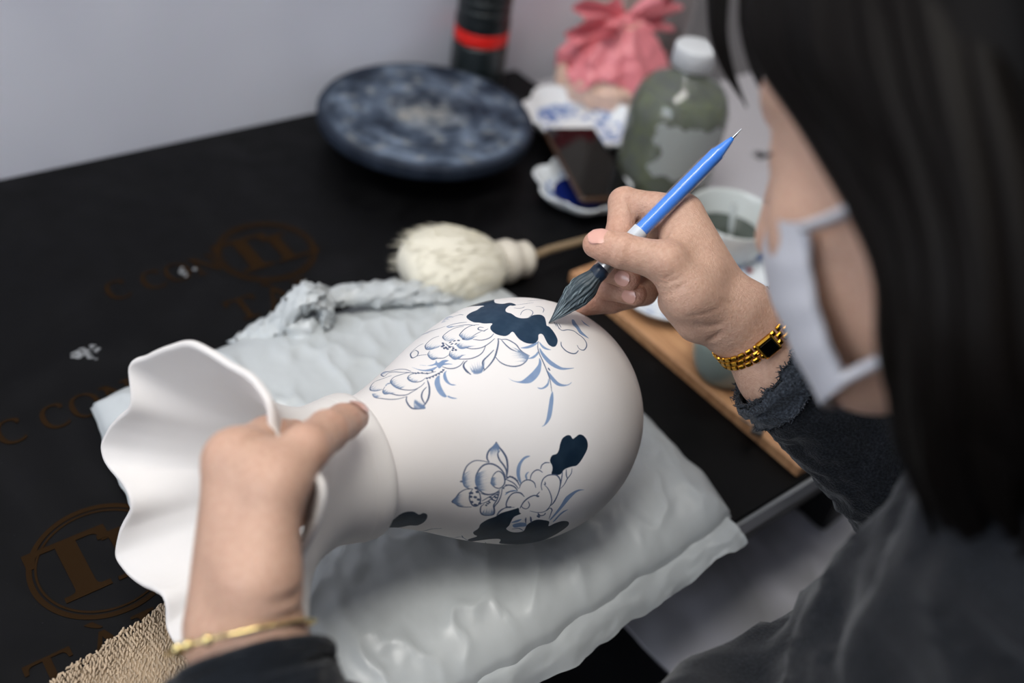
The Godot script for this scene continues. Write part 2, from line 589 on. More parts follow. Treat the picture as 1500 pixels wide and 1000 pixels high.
func build_vase() -> void:
	var v := thing("ruffled_vase", "unglazed white vase lying on its side with blue lotus painting and ruffled mouth", "vase", Vector3(0.42092, 0.83874, -0.33703))
	v.basis = Basis(Vector3(0.02826, 0.00000, -0.99960), Vector3(-0.98709, 0.15773, -0.02791), Vector3(0.15767, 0.98748, 0.00446)).orthonormalized()
	paint_image = Image.create(TEX_W, TEX_H, false, Image.FORMAT_RGB8)
	paint_image.fill(Color(0.90, 0.885, 0.872))
	gloss_image = Image.create(TEX_W, TEX_H, false, Image.FORMAT_RGB8)
	gloss_image.fill(Color(0.6, 0.6, 0.6))
	paint_flowers()
	# painted clay; the fresh top leaf is glossier, its sheen also in the ink
	var painted := mat(Color.WHITE, 1.0)
	painted.albedo_texture = ImageTexture.create_from_image(paint_image)
	painted.roughness_texture = ImageTexture.create_from_image(gloss_image)
	painted.roughness = 1.0
	painted.metallic_specular = 0.28
	painted.texture_repeat = true
	# body, painted all round: rows along the axis, the seam underneath
	var verts := PackedVector3Array()
	var tris := PackedInt32Array()
	var uv := PackedVector2Array()
	var nu := 160
	var prof := [Vector2(0, 0.003), Vector2(0.040, 0.003), Vector2(0.044, 0.0005), Vector2(0.050, 0.0)]
	for i in 81:
		var s := COLLAR_S * pow(i / 80.0, 1.15)
		prof.append(Vector2(body_radius(s), s))
	for q in prof:
		for j in nu + 1:
			var a := deg_to_rad(-90.0 + 360.0 * j / nu)
			verts.append(Vector3(cos(a) * q.x, q.y, sin(a) * q.x))
			uv.append(Vector2(float(j) / nu, q.y / COLLAR_S))
	for i in prof.size() - 1:
		for j in nu:
			var a := i * (nu + 1) + j
			tris.append_array([a, a + 1, a + nu + 1, a + 1, a + nu + 2, a + nu + 1])
	part("body", solid(verts, tris, uv), painted, v)
	# collar: the raised ring where the body was joined to the neck
	part("collar", lathe([Vector2(0.036, COLLAR_S - 0.003), Vector2(0.0405, COLLAR_S - 0.0012), Vector2(0.0432, COLLAR_S), Vector2(0.0450, COLLAR_S + 0.002), Vector2(0.0457, COLLAR_S + 0.005), Vector2(0.0455, COLLAR_S + 0.009), Vector2(0.0448, COLLAR_S + 0.013), Vector2(0.0440, COLLAR_S + 0.0165), Vector2(0.036, COLLAR_S + 0.017)], 128), M.biscuit, v)
	# mouth: a trumpet whose edge is pinched into nine ruffles; outside, lip and inside in one skin
	var rows := []
	var n := 288
	var steps := 44
	for i in steps + 1:
		var w := float(i) / steps
		var row := PackedVector3Array()
		for j in n:
			row.append(mouth_point(w, TAU * j / n))
		rows.append(row)
	var thick := 0.0046
	var g := rows.duplicate()
	var nrm := func(i: int, j: int) -> Vector3:
		var du: Vector3 = rows[i][(j + 1) % n] - rows[i][(j + n - 1) % n]
		var dv: Vector3 = rows[mini(i + 1, steps)][j] - rows[maxi(i - 1, 0)][j]
		return dv.cross(du).normalized()
	for k in [1, 2, 3, 4, 5]:
		var row := PackedVector3Array()
		var ang: float = PI * k / 6.0
		for j in n:
			var nn: Vector3 = nrm.call(steps, j)
			if nn.dot(Vector3(rows[steps][j].x, 0, rows[steps][j].z)) < 0:
				nn = -nn
			var along: Vector3 = (rows[steps][j] - rows[steps - 1][j]).normalized()
			row.append(rows[steps][j] - nn * thick * (0.5 - 0.5 * cos(ang)) + along * thick * 0.5 * sin(ang))
		g.append(row)
	for i in range(steps, -1, -1):
		var row := PackedVector3Array()
		for j in n:
			var nn: Vector3 = nrm.call(i, j)
			if nn.dot(Vector3(rows[i][j].x, 0, rows[i][j].z)) < 0:
				nn = -nn
			row.append(rows[i][j] - nn * thick)
		g.append(row)
	var deep := []
	for q in [Vector2(0.037, COLLAR_S - 0.01), Vector2(0.055, 0.14), Vector2(0.077, 0.08), Vector2(0.060, 0.02), Vector2(0.02, 0.012)]:
		var row := PackedVector3Array()
		for j in n:
			row.append(Vector3(cos(TAU * j / n) * q.x, q.y, sin(TAU * j / n) * q.x))
		g.append(row)
	var p := Pile.new()
	p.rows(g, true, true)
	part("ruffled_mouth", made(p, false), M.biscuit, v)


func mouth_point(w: float, a: float) -> Vector3:
	var s := lerpf(COLLAR_S + 0.012, RIM_S, w)
	var flare := hermite([Vector2(0, 0), Vector2(0.2, 0.0), Vector2(0.40, 0.11), Vector2(0.60, 0.34), Vector2(0.78, 0.62), Vector2(0.91, 0.85), Vector2(1, 1)], w)
	var r0 := lerpf(0.0446, 0.0425, smoothstep(0.0, 0.25, w))
	var r1 := lerpf(0.092, rim_radius(rad_to_deg(a)), pow(w, 2.4))
	var r := lerpf(r0, r1, flare)
	var lean := pow(maxf(w - 0.25, 0.0) / 0.75, 1.3) * (0.087 * cos(a) - 0.173 * sin(a)) * r
	return Vector3(cos(a) * r, s + lean, sin(a) * r)


# ---- painting: strokes given as angle round the vase (tenths of a degree) and height above its foot (tenths of a millimetre)

func to_texture(q: Array) -> Array:
	var out := []
	for i in range(0, q.size(), 2):
		out.append(Vector2((q[i] / 10.0 + 90.0) / 360.0 * TEX_W, q[i + 1] * 0.0001 / COLLAR_S * TEX_H))
	return out


func dab(a: Vector2, b: Vector2, ra: float, rb: float, ink: Color, alpha_a: float, alpha_b: float) -> void:
	# a straight touch of the brush from a to b; radii in metres on the clay
	var mid_s := clampf((a.y + b.y) / 2 / TEX_H, 0.0, 1.0) * COLLAR_S
	var mx := body_radius(mid_s) * TAU / TEX_W
	var my := COLLAR_S / TEX_H
	var pad := maxf(ra, rb) + 0.0003
	var scale_ := Vector2(mx, my)
	var lo := Vector2i((a.min(b) - Vector2(pad / mx, pad / my)).floor()).clamp(Vector2i.ZERO, Vector2i(TEX_W - 1, TEX_H - 1))
	var hi := Vector2i((a.max(b) + Vector2(pad / mx, pad / my)).ceil()).clamp(Vector2i.ZERO, Vector2i(TEX_W - 1, TEX_H - 1))
	var d := (b - a) * scale_
	var l2 := maxf(d.length_squared(), 1e-12)
	for y in range(lo.y, hi.y + 1):
		for x in range(lo.x, hi.x + 1):
			var q := (Vector2(x + 0.5, y + 0.5) - a) * scale_
			var u := clampf(q.dot(d) / l2, 0.0, 1.0)
			var k := clampf((lerpf(ra, rb, u) - (q - d * u).length()) / 0.00022 + 0.5, 0.0, 1.0) * lerpf(alpha_a, alpha_b, u)
			if k > 0.02:
				var was := paint_image.get_pixel(x, y)
				paint_image.set_pixel(x, y, was.lerp(ink, k))


func brush_line(ink: String, width: float, q: Array) -> void:
	var pts := smooth_path(to_texture(q), 5)
	var n := pts.size()
	for i in n - 1:
		var r := []
		for k in [i, i + 1]:
			var u := float(k) / (n - 1)
			r.append(width * 0.000225 * (0.45 + 0.75 * pow(sin(PI * clampf(u, 0.04, 0.96)), 0.7)))
		dab(pts[i], pts[i + 1], r[0], r[1], INK[ink], 0.9, 0.9)


func along(pts: Array, u: float) -> Vector2:
	var f := clampf(u, 0.0, 1.0) * (pts.size() - 1)
	var i := mini(int(f), pts.size() - 2)
	return pts[i].lerp(pts[i + 1], f - i)


func hatch(ink: String, count: int, reach: float, width: float, qa: Array, qb: Array) -> void:
	# fine hairs that start on one curve, head for another and fade out
	var pa := smooth_path(to_texture(qa), 4)
	var pb := smooth_path(to_texture(qb), 4)
	for k in count:
		var u := (k + 0.5) / count
		var a := along(pa, u)
		var b := along(pb, u)
		var f := reach * (0.72 + 0.28 * sin(k * 2.4) + 0.1 * sin(k * 5.1))
		var e := a.lerp(b, clampf(f, 0.2, 1.0))
		var m := a.lerp(e, 0.5)
		dab(a, m, width * 0.00030, width * 0.00018, INK[ink], 0.75, 0.55)
		dab(m, e, width * 0.00018, width * 0.00008, INK[ink], 0.55, 0.1)


func fill_shape(ink: String, q: Array) -> void:
	var raw := to_texture(q)
	var n := raw.size()
	var pts := PackedVector2Array()
	for i in n:
		for k in 4:
			pts.append(raw[i].cubic_interpolate(raw[(i + 1) % n], raw[posmod(i - 1, n)], raw[(i + 2) % n], k / 4.0))
	var lo := TEX_H
	var hi := 0
	for p in pts:
		lo = mini(lo, int(p.y) - 1)
		hi = maxi(hi, int(p.y) + 1)
	var color: Color = INK[ink]
	var wet_sheen := ink != "leaf"
	for y in range(maxi(lo, 0), mini(hi, TEX_H - 1) + 1):
		var cover := {}
		for sub in 4:
			var yy := y + (sub + 0.5) / 4.0
			var xs := []
			for i in pts.size():
				var a := pts[i]
				var b := pts[(i + 1) % pts.size()]
				if (a.y <= yy) != (b.y <= yy):
					xs.append(a.x + (yy - a.y) / (b.y - a.y) * (b.x - a.x))
			xs.sort()
			for i in range(0, xs.size() - 1, 2):
				for x in range(int(xs[i]), int(xs[i + 1]) + 1):
					var part_ := minf(x + 1.0, xs[i + 1]) - maxf(x, xs[i])
					cover[x] = cover.get(x, 0.0) + clampf(part_, 0.0, 1.0) * 0.25
		for x in cover:
			if x < 0 or x >= TEX_W:
				continue
			var c := color
			var tone := noise.get_noise_2d(x * 0.012, y * 0.012)
			c = c.lightened(0.07 * maxf(tone + 0.25, 0.0)) if wet_sheen else c.lightened(0.12 * absf(tone))
			paint_image.set_pixel(x, y, paint_image.get_pixel(x, y).lerp(c, minf(cover[x], 1.0)))
			if wet_sheen:
				gloss_image.set_pixel(x, y, Color(0.26, 0.26, 0.26) if ink == "wet_sheen" else Color(0.5, 0.5, 0.5))


func paint_flowers() -> void:
	fill_shape("wet_sheen", [415, 879, 442, 820, 468, 756, 489, 700, 581, 800, 617, 822, 652, 807, 662, 762, 704, 761, 706, 788, 695, 802, 706, 843, 724, 873, 744, 883, 767, 873, 803, 874, 826, 853, 836, 812, 828, 768, 836, 715, 858, 706, 889, 730, 915, 753, 926, 744, 957, 745, 996, 756, 1017, 773, 1034, 805, 1033, 830, 1015, 845, 987, 840, 963, 832, 951, 839, 953, 860, 975, 885, 987, 919, 982, 945, 966, 971, 937, 987, 908, 986, 888, 982, 879, 989, 885, 1016, 882, 1043, 857, 1068, 828, 1076, 799, 1070, 782, 1053, 770, 1029, 741, 1059, 714, 1071, 685, 1086, 640, 1080, 599, 1058, 585, 1029, 586, 996, 595, 964, 586, 918, 587, 895, 534, 903, 479, 899])
	fill_shape("dark", [1523, 1072, 1504, 1059, 1499, 1029, 1481, 1013, 1459, 1004, 1436, 985, 1427, 952, 1433, 930, 1448, 918, 1443, 895, 1437, 870, 1445, 843, 1465, 821, 1488, 813, 1512, 822, 1538, 849, 1558, 873, 1572, 900, 1572, 930, 1575, 963, 1583, 987, 1598, 1001, 1602, 1022, 1597, 1044, 1592, 1062, 1568, 1057, 1549, 1061, 1537, 1069])
	fill_shape("dark", [2222, 1916, 2043, 1937, 1946, 1916, 1876, 1891, 1850, 1855, 1857, 1809, 1893, 1771, 1873, 1749, 1890, 1724, 1938, 1712, 2009, 1712, 2080, 1729, 2096, 1769, 2161, 1792, 2248, 1807, 2223, 1868])
	fill_shape("dark", [2039, 1394, 1983, 1389, 1933, 1397, 1884, 1376, 1852, 1340, 1821, 1316, 1802, 1279, 1785, 1240, 1780, 1225, 1810, 1210, 1821, 1198, 1844, 1229, 1881, 1233, 1920, 1229, 1957, 1229, 1985, 1171, 1969, 1113, 1912, 1121, 1879, 1104, 1864, 1074, 1870, 1022, 1883, 986, 1920, 968, 1900, 935, 1890, 887, 1908, 828, 1949, 796, 2003, 809, 2072, 829, 2157, 830, 2187, 896, 2202, 997, 2188, 1119, 2092, 1187, 2107, 1241, 2153, 1270, 2219, 1275, 2292, 1251, 2226, 1321, 2162, 1344, 2096, 1341, 2075, 1371])
	fill_shape("leaf", [987, 895, 986, 933, 986, 975, 980, 1019, 995, 991, 1000, 954, 995, 915])
	fill_shape("leaf", [1031, 939, 1039, 962, 1044, 991, 1045, 1020, 1054, 990, 1049, 962, 1041, 943])
	fill_shape("leaf", [1063, 955, 1088, 980, 1106, 1021, 1121, 1069, 1132, 1121, 1124, 1153, 1108, 1173, 1090, 1184, 1115, 1170, 1134, 1144, 1149, 1112, 1156, 1075, 1145, 1031, 1126, 995, 1098, 967, 1080, 955])
	fill_shape("leaf", [988, 889, 1012, 883, 1032, 870, 1045, 851, 1039, 877, 1025, 895, 1004, 897])
	fill_shape("leaf", [1017, 913, 1044, 912, 1078, 902, 1107, 883, 1135, 852, 1147, 817, 1156, 764, 1154, 813, 1147, 861, 1127, 898, 1101, 921, 1067, 931, 1036, 927])
	fill_shape("leaf", [1126, 954, 1146, 941, 1172, 930, 1197, 914, 1211, 889, 1217, 858, 1212, 826, 1220, 852, 1219, 894, 1208, 929, 1187, 948, 1159, 958])
	fill_shape("leaf", [1166, 967, 1182, 981, 1192, 1006, 1195, 1030, 1187, 1052, 1199, 1040, 1202, 1012, 1195, 985, 1179, 969])
	fill_shape("leaf", [1225, 974, 1249, 1002, 1276, 1022, 1305, 1041, 1333, 1059, 1356, 1080, 1363, 1097, 1361, 1078, 1350, 1053, 1329, 1028, 1291, 1003, 1253, 981])
	brush_line("line", 1.2, [984, 892, 1008, 919, 1037, 936, 1073, 944, 1106, 949, 1149, 955, 1186, 964, 1224, 978])
	brush_line("line", 1.6, [1121, 936, 1134, 933])
	fill_shape("leaf", [902, 512, 936, 547, 960, 544, 994, 552, 1014, 530, 1029, 502, 1004, 512, 981, 518, 950, 507, 929, 503, 902, 491])
	fill_shape("leaf", [897, 409, 931, 424, 950, 388, 925, 404])
	brush_line("line", 1.6, [1022, 749, 1042, 765, 1069, 757, 1087, 731, 1093, 697, 1083, 662])
	brush_line("line", 1.4, [1057, 645, 1076, 645, 1086, 617, 1071, 574, 1047, 552, 1019, 554, 1000, 570, 977, 586, 965, 626, 963, 674, 946, 681, 919, 674])
	brush_line("line", 1, [918, 652, 945, 664])
	brush_line("line", 1, [911, 665, 953, 688])
	brush_line("line", 1, [901, 674, 933, 690])
	brush_line("line", 1.4, [967, 1177, 1000, 1174, 1031, 1153, 1052, 1119, 1060, 1081, 1055, 1044, 1043, 1019])
	brush_line("line", 1.3, [877, 1086, 891, 1074, 904, 1051, 927, 1037, 956, 1027, 985, 1028, 1009, 1020, 1035, 1001])
	brush_line("line", 1.4, [895, 1078, 929, 1079, 962, 1072, 987, 1053])
	hatch("wash", 16, 0.75, 0.9, [987, 1036, 1009, 1026, 1032, 1010, 1045, 1020, 1055, 1039], [925, 1070, 946, 1110, 966, 1137, 998, 1128, 1039, 1115])
	hatch("wash", 8, 0.9, 1.6, [992, 1035, 1012, 1023, 1035, 1009, 1045, 1026], [977, 1068, 995, 1076, 1005, 1078, 1020, 1079])
	brush_line("line", 1.8, [876, 1087, 899, 1105, 937, 1148, 967, 1188, 989, 1236, 1003, 1283])
	brush_line("line", 1.7, [924, 1159, 936, 1201, 947, 1242, 960, 1260, 984, 1271, 999, 1275])
	brush_line("line", 1.6, [899, 1320, 903, 1342, 919, 1358, 950, 1363, 971, 1360])
	brush_line("line", 1.6, [907, 1348, 927, 1359, 960, 1359, 985, 1354])
	hatch("wash", 18, 0.75, 0.9, [976, 1339, 987, 1325, 998, 1311, 999, 1290, 980, 1267], [906, 1330, 901, 1299, 899, 1264, 915, 1243, 917, 1200])
	hatch("wash", 10, 0.9, 1.7, [987, 1335, 998, 1321, 1003, 1298, 990, 1280], [951, 1323, 952, 1302, 958, 1284, 960, 1270])
	brush_line("line", 1.3, [836, 1082, 846, 1121, 832, 1168, 797, 1197])
	brush_line("line", 1.3, [726, 1087, 699, 1118, 691, 1161, 700, 1202, 711, 1222, 738, 1230])
	hatch("wash", 20, 0.65, 0.9, [711, 1218, 747, 1232, 777, 1221, 786, 1199, 786, 1181], [705, 1162, 724, 1148, 753, 1144, 780, 1139, 799, 1138])
	hatch("wash", 12, 0.9, 1.7, [718, 1222, 754, 1232, 777, 1221, 789, 1196], [712, 1194, 735, 1196, 759, 1187, 779, 1168])
	brush_line("line", 1.3, [866, 1103, 875, 1152, 874, 1203, 850, 1247, 815, 1271])
	hatch("wash", 20, 0.65, 0.9, [761, 1283, 782, 1292, 806, 1288, 818, 1268, 829, 1247], [769, 1233, 794, 1218, 815, 1207, 834, 1205, 855, 1199])
	hatch("wash", 12, 0.9, 1.7, [762, 1287, 791, 1293, 811, 1285, 825, 1256], [763, 1264, 788, 1261, 806, 1252, 819, 1239])
	brush_line("line", 1.3, [878, 1178, 901, 1214, 908, 1252, 897, 1300, 864, 1343, 840, 1359])
	brush_line("line", 1.2, [772, 1343, 795, 1366, 821, 1368, 845, 1363])
	hatch("wash", 18, 0.65, 0.9, [786, 1357, 821, 1368, 845, 1363, 851, 1339, 846, 1318], [784, 1317, 805, 1298, 834, 1286, 856, 1280, 879, 1281])
	hatch("wash", 12, 0.9, 1.7, [799, 1363, 830, 1369, 849, 1360, 855, 1336], [798, 1339, 818, 1337, 832, 1325, 852, 1312])
	brush_line("line", 1.3, [664, 1148, 630, 1181, 616, 1221, 618, 1264, 634, 1284, 670, 1296])
	hatch("wash", 14, 0.6, 0.9, [630, 1277, 662, 1295, 695, 1292, 711, 1274], [633, 1225, 665, 1221, 693, 1215, 719, 1226])
	brush_line("line", 1.3, [590, 1279, 562, 1308, 562, 1349, 576, 1379, 619, 1402, 648, 1393])
	hatch("wash", 18, 0.65, 0.9, [580, 1379, 621, 1397, 654, 1391, 671, 1373, 682, 1357], [576, 1307, 615, 1307, 644, 1306, 668, 1314, 686, 1322])
	hatch("wash", 10, 0.9, 1.7, [600, 1391, 638, 1398, 660, 1383], [599, 1360, 631, 1360, 660, 1358])
	brush_line("line", 1.3, [656, 1406, 669, 1431, 708, 1445, 743, 1445, 756, 1426, 787, 1401, 791, 1369])
	hatch("wash", 14, 0.6, 0.9, [664, 1426, 705, 1442, 740, 1443, 747, 1431], [670, 1385, 708, 1383, 738, 1382, 768, 1387])
	hatch("wash", 8, 0.9, 1.7, [680, 1435, 718, 1446, 743, 1440], [687, 1417, 714, 1419, 739, 1413])
	brush_line("line", 1.2, [532, 1359, 509, 1382, 504, 1427, 519, 1458, 580, 1488, 607, 1465, 664, 1437])
	brush_line("line", 1.4, [527, 1421, 570, 1433, 595, 1452, 601, 1473, 580, 1488, 532, 1466, 516, 1443, 527, 1421])
	brush_line("line", 1.2, [303, 1233, 310, 1202, 388, 1212, 484, 1210, 542, 1179])
	hatch("wash", 8, 0.7, 0.9, [343, 1258, 308, 1205, 374, 1222, 424, 1228], [434, 1268, 487, 1263, 543, 1250, 585, 1220])
	brush_line("line", 1.2, [306, 1223, 328, 1133, 344, 1031, 367, 969, 463, 983])
	hatch("wash", 9, 0.9, 1.4, [448, 1123, 409, 1062, 402, 1025, 457, 1043], [510, 1119, 515, 1110, 508, 1088, 529, 1080])
	brush_line("line", 1.1, [483, 1063, 515, 1037, 557, 1039])
	brush_line("line", 1.2, [556, 1178, 571, 1158, 607, 1132, 648, 1106])
	hatch("wash", 8, 0.8, 1.4, [552, 1178, 581, 1189, 601, 1180], [569, 1149, 592, 1145, 622, 1147])
	brush_line("line", 1.1, [601, 1180, 639, 1150, 677, 1122, 714, 1107])
	brush_line("line", 1.2, [791, 1106, 774, 1114, 757, 1120, 747, 1114, 746, 1100, 763, 1089])
	brush_line("line", 1.1, [786, 1111, 788, 1079])
	brush_line("line", 1, [776, 1190, 775, 1153, 779, 1119])
	brush_line("line", 2.2, [711, 1300, 714, 1290])
	brush_line("line", 2.2, [721, 1277, 726, 1269])
	brush_line("line", 2.2, [735, 1258, 746, 1255])
	brush_line("line", 2.2, [747, 1232, 760, 1231])
	brush_line("line", 2.2, [731, 1304, 734, 1294])
	brush_line("line", 2.2, [751, 1290, 752, 1281])
	brush_line("line", 2.2, [736, 1326, 750, 1325])
	brush_line("line", 2.2, [762, 1317, 775, 1319])
	brush_line("line", 2.2, [719, 1337, 737, 1342])
	brush_line("line", 2.2, [670, 1321, 689, 1325])
	brush_line("line", 2.2, [690, 1332, 706, 1336])
	brush_line("line", 2.2, [716, 1347, 729, 1351])
	brush_line("line", 2.2, [784, 1317, 797, 1318])
	brush_line("line", 2.2, [739, 1341, 752, 1342])
	brush_line("line", 2.2, [772, 1331, 783, 1330])
	brush_line("line", 2.2, [690, 1345, 706, 1345])
	brush_line("line", 1, [695, 1317, 730, 1322, 760, 1309])
	fill_shape("leaf", [700, 1518, 746, 1501, 774, 1473, 777, 1452, 762, 1439, 792, 1445, 797, 1414, 826, 1394, 823, 1421, 844, 1407, 866, 1394, 845, 1418, 832, 1438, 836, 1463, 818, 1465, 795, 1464, 771, 1488])
	fill_shape("leaf", [660, 1552, 723, 1545, 769, 1527, 795, 1498, 811, 1466, 818, 1473, 817, 1501, 792, 1525, 743, 1546])
	brush_line("line", 1.3, [838, 1445, 872, 1431, 896, 1403, 901, 1368, 888, 1335])
	brush_line("line", 1.3, [862, 1447, 867, 1466, 860, 1505, 851, 1538, 836, 1563])
	brush_line("line", 1.1, [838, 1492, 827, 1513, 809, 1535, 780, 1551, 752, 1569, 714, 1581])
	brush_line("line", 1.6, [856, 1456, 869, 1456])
	brush_line("line", 1.6, [860, 1473, 874, 1468])
	brush_line("line", 1.6, [860, 1489, 875, 1487])
	brush_line("line", 1.6, [858, 1507, 871, 1504])
	brush_line("line", 1.6, [854, 1523, 867, 1523])
	brush_line("line", 1.6, [847, 1541, 861, 1541])
	brush_line("line", 1.6, [838, 1553, 851, 1555])
	brush_line("line", 1.6, [813, 1504, 827, 1502])
	brush_line("line", 1.6, [803, 1532, 818, 1532])
	brush_line("line", 1.6, [774, 1548, 790, 1549])
	brush_line("line", 1.6, [750, 1562, 769, 1562])
	brush_line("line", 1.6, [739, 1572, 755, 1574])
	fill_shape("leaf", [879, 1492, 883, 1517, 910, 1541, 952, 1554, 994, 1557, 1024, 1549, 1038, 1538, 1037, 1520, 1053, 1510, 1079, 1486, 1068, 1508, 1043, 1526, 1008, 1529, 968, 1526, 931, 1517, 904, 1504])
	fill_shape("leaf", [881, 1445, 884, 1466, 908, 1483, 940, 1490, 970, 1484, 991, 1470, 998, 1453, 976, 1472, 949, 1475, 921, 1469, 893, 1458])
	brush_line("line", 1.3, [836, 1563, 837, 1591, 809, 1620, 775, 1628, 739, 1625, 724, 1604, 740, 1579])
	hatch("wash", 10, 0.8, 1.3, [733, 1620, 764, 1631, 799, 1625, 812, 1615], [753, 1593, 777, 1590, 800, 1586, 818, 1585])
	brush_line("line", 1.3, [740, 1579, 690, 1596, 655, 1629, 626, 1661, 641, 1693, 689, 1709, 769, 1710, 830, 1686, 868, 1651, 874, 1611, 864, 1581])
	hatch("wash", 18, 0.65, 0.9, [638, 1690, 696, 1710, 760, 1711, 788, 1698], [672, 1639, 719, 1643, 769, 1648, 808, 1647])
	hatch("wash", 10, 0.9, 1.7, [649, 1694, 711, 1712, 764, 1711], [663, 1682, 713, 1686, 758, 1688])
	brush_line("line", 1.3, [662, 1748, 695, 1779, 742, 1788, 774, 1764, 831, 1742, 870, 1706, 875, 1671, 877, 1634])
	hatch("wash", 14, 0.65, 0.9, [690, 1773, 728, 1787, 760, 1774, 775, 1759], [716, 1734, 760, 1728, 799, 1720, 823, 1721])
	hatch("wash", 8, 0.9, 1.7, [699, 1777, 736, 1785, 764, 1770], [704, 1757, 730, 1753, 760, 1746])
	brush_line("line", 1.3, [582, 1654, 523, 1691, 454, 1719, 504, 1775, 576, 1807, 640, 1796, 672, 1771])
	hatch("wash", 14, 0.7, 1.3, [511, 1775, 581, 1806, 629, 1803, 656, 1786], [526, 1731, 592, 1741, 645, 1745, 679, 1750])
	hatch("wash", 6, 1, 1.6, [659, 1740, 644, 1720, 663, 1706], [657, 1733, 668, 1721, 678, 1709])
	brush_line("line", 1.2, [659, 1835, 717, 1845, 776, 1821, 825, 1794, 863, 1757, 887, 1709])
	hatch("wash", 8, 0.9, 1.4, [647, 1829, 695, 1840, 730, 1837], [698, 1807, 730, 1805, 755, 1800])
	brush_line("line", 1.2, [698, 1589, 636, 1611, 551, 1623, 508, 1636, 504, 1667, 416, 1640, 385, 1611, 491, 1619, 563, 1598, 639, 1582, 702, 1579])
	hatch("wash", 8, 0.9, 1.4, [426, 1642, 385, 1611, 452, 1623], [512, 1632, 527, 1628, 542, 1623])
	brush_line("line", 1.8, [862, 1561, 903, 1573, 949, 1594, 989, 1621, 1016, 1653, 1033, 1685])
	brush_line("line", 1.5, [904, 1590, 918, 1621, 947, 1643, 981, 1651, 1010, 1651])
	brush_line("line", 1.6, [887, 1709, 913, 1725, 960, 1731, 1001, 1723, 1027, 1693, 1044, 1665])
	hatch("wash", 16, 0.7, 0.9, [1001, 1713, 1021, 1701, 1033, 1680, 1031, 1662], [891, 1673, 912, 1662, 932, 1651, 973, 1650])
	hatch("wash", 12, 1, 2.4, [962, 1691, 998, 1686, 1033, 1675, 1034, 1664], [935, 1684, 951, 1676, 978, 1672, 1004, 1669])
	brush_line("line", 1.4, [1489, 1422, 1475, 1457, 1468, 1497, 1489, 1535, 1526, 1555, 1570, 1564, 1591, 1561, 1592, 1576, 1601, 1560, 1625, 1554, 1643, 1535, 1649, 1509])
	hatch("wash", 24, 0.8, 0.9, [1545, 1561, 1577, 1562, 1597, 1563, 1625, 1554, 1639, 1540], [1504, 1495, 1546, 1502, 1577, 1497, 1608, 1501, 1634, 1499])
	hatch("wash", 10, 1, 1.5, [1571, 1562, 1590, 1563, 1611, 1558], [1554, 1538, 1580, 1538, 1606, 1537])
	brush_line("line", 1.7, [1615, 1490, 1571, 1494, 1530, 1478, 1504, 1454, 1497, 1423, 1507, 1392, 1532, 1362, 1568, 1338, 1601, 1332])
	brush_line("line", 1.4, [1619, 1490, 1655, 1474, 1682, 1443, 1689, 1411, 1679, 1380, 1658, 1357])
	hatch("wash", 34, 0.85, 0.9, [1548, 1484, 1577, 1492, 1609, 1493, 1635, 1484, 1662, 1466], [1520, 1419, 1549, 1409, 1596, 1408, 1638, 1406, 1669, 1413])
	hatch("wash", 16, 1, 1.7, [1571, 1490, 1596, 1494, 1625, 1487], [1551, 1455, 1593, 1450, 1630, 1448])
	brush_line("line", 1.3, [1614, 1408, 1579, 1404, 1554, 1388, 1548, 1367, 1567, 1346, 1601, 1335, 1629, 1338, 1649, 1358, 1645, 1382, 1626, 1404, 1612, 1413])
	hatch("wash", 16, 0.9, 1.5, [1584, 1406, 1614, 1408, 1632, 1396], [1576, 1373, 1604, 1372, 1627, 1370])
	brush_line("line", 1.7, [1386, 1367, 1402, 1380, 1420, 1409, 1444, 1425, 1469, 1428, 1487, 1419])
	brush_line("line", 1.9, [1386, 1367, 1412, 1358, 1444, 1339, 1479, 1324, 1521, 1320, 1558, 1322, 1585, 1327])
	brush_line("line", 1.6, [1435, 1356, 1451, 1369, 1484, 1362, 1519, 1340, 1547, 1328, 1579, 1327])
	hatch("wash", 18, 0.85, 0.9, [1418, 1404, 1406, 1386, 1399, 1369, 1422, 1357], [1481, 1416, 1484, 1401, 1482, 1380, 1473, 1369])
	hatch("wash", 10, 1, 1.8, [1406, 1386, 1394, 1368, 1414, 1358], [1436, 1393, 1444, 1379, 1442, 1365])
	brush_line("line", 1.5, [1650, 1524, 1653, 1550, 1677, 1577, 1711, 1591, 1747, 1608, 1767, 1585, 1787, 1563, 1791, 1530, 1787, 1494])
	hatch("wash", 22, 0.8, 0.9, [1695, 1582, 1726, 1595, 1747, 1602, 1771, 1577, 1786, 1552], [1674, 1543, 1703, 1534, 1733, 1525, 1764, 1525, 1780, 1522])
	hatch("wash", 10, 1, 1.9, [1714, 1591, 1747, 1600, 1771, 1577], [1711, 1570, 1738, 1561, 1762, 1557])
	brush_line("line", 3, [1641, 1494, 1648, 1485])
	brush_line("line", 3, [1675, 1517, 1682, 1505])
	brush_line("line", 3, [1668, 1484, 1675, 1478])
	brush_line("line", 3, [1703, 1516, 1710, 1507])
	brush_line("line", 3, [1706, 1492, 1713, 1481])
	brush_line("line", 3, [1743, 1505, 1750, 1495])
	brush_line("line", 3, [1723, 1471, 1730, 1462])
	brush_line("line", 3, [1765, 1482, 1771, 1468])
	brush_line("line", 3, [1752, 1458, 1759, 1449])
	brush_line("line", 3, [1681, 1521, 1675, 1511])
	brush_line("line", 1.4, [1651, 1508, 1675, 1517, 1710, 1519, 1747, 1507, 1777, 1485, 1775, 1464, 1744, 1454, 1709, 1458, 1675, 1470, 1651, 1485])
	brush_line("line", 1.3, [1682, 1459, 1691, 1426, 1687, 1390, 1670, 1360])
	brush_line("line", 1.2, [1759, 1449, 1742, 1418, 1707, 1387, 1673, 1360])
	brush_line("line", 1.2, [1737, 1445, 1708, 1413, 1688, 1379])
	brush_line("line", 2, [1764, 1419, 1771, 1412])
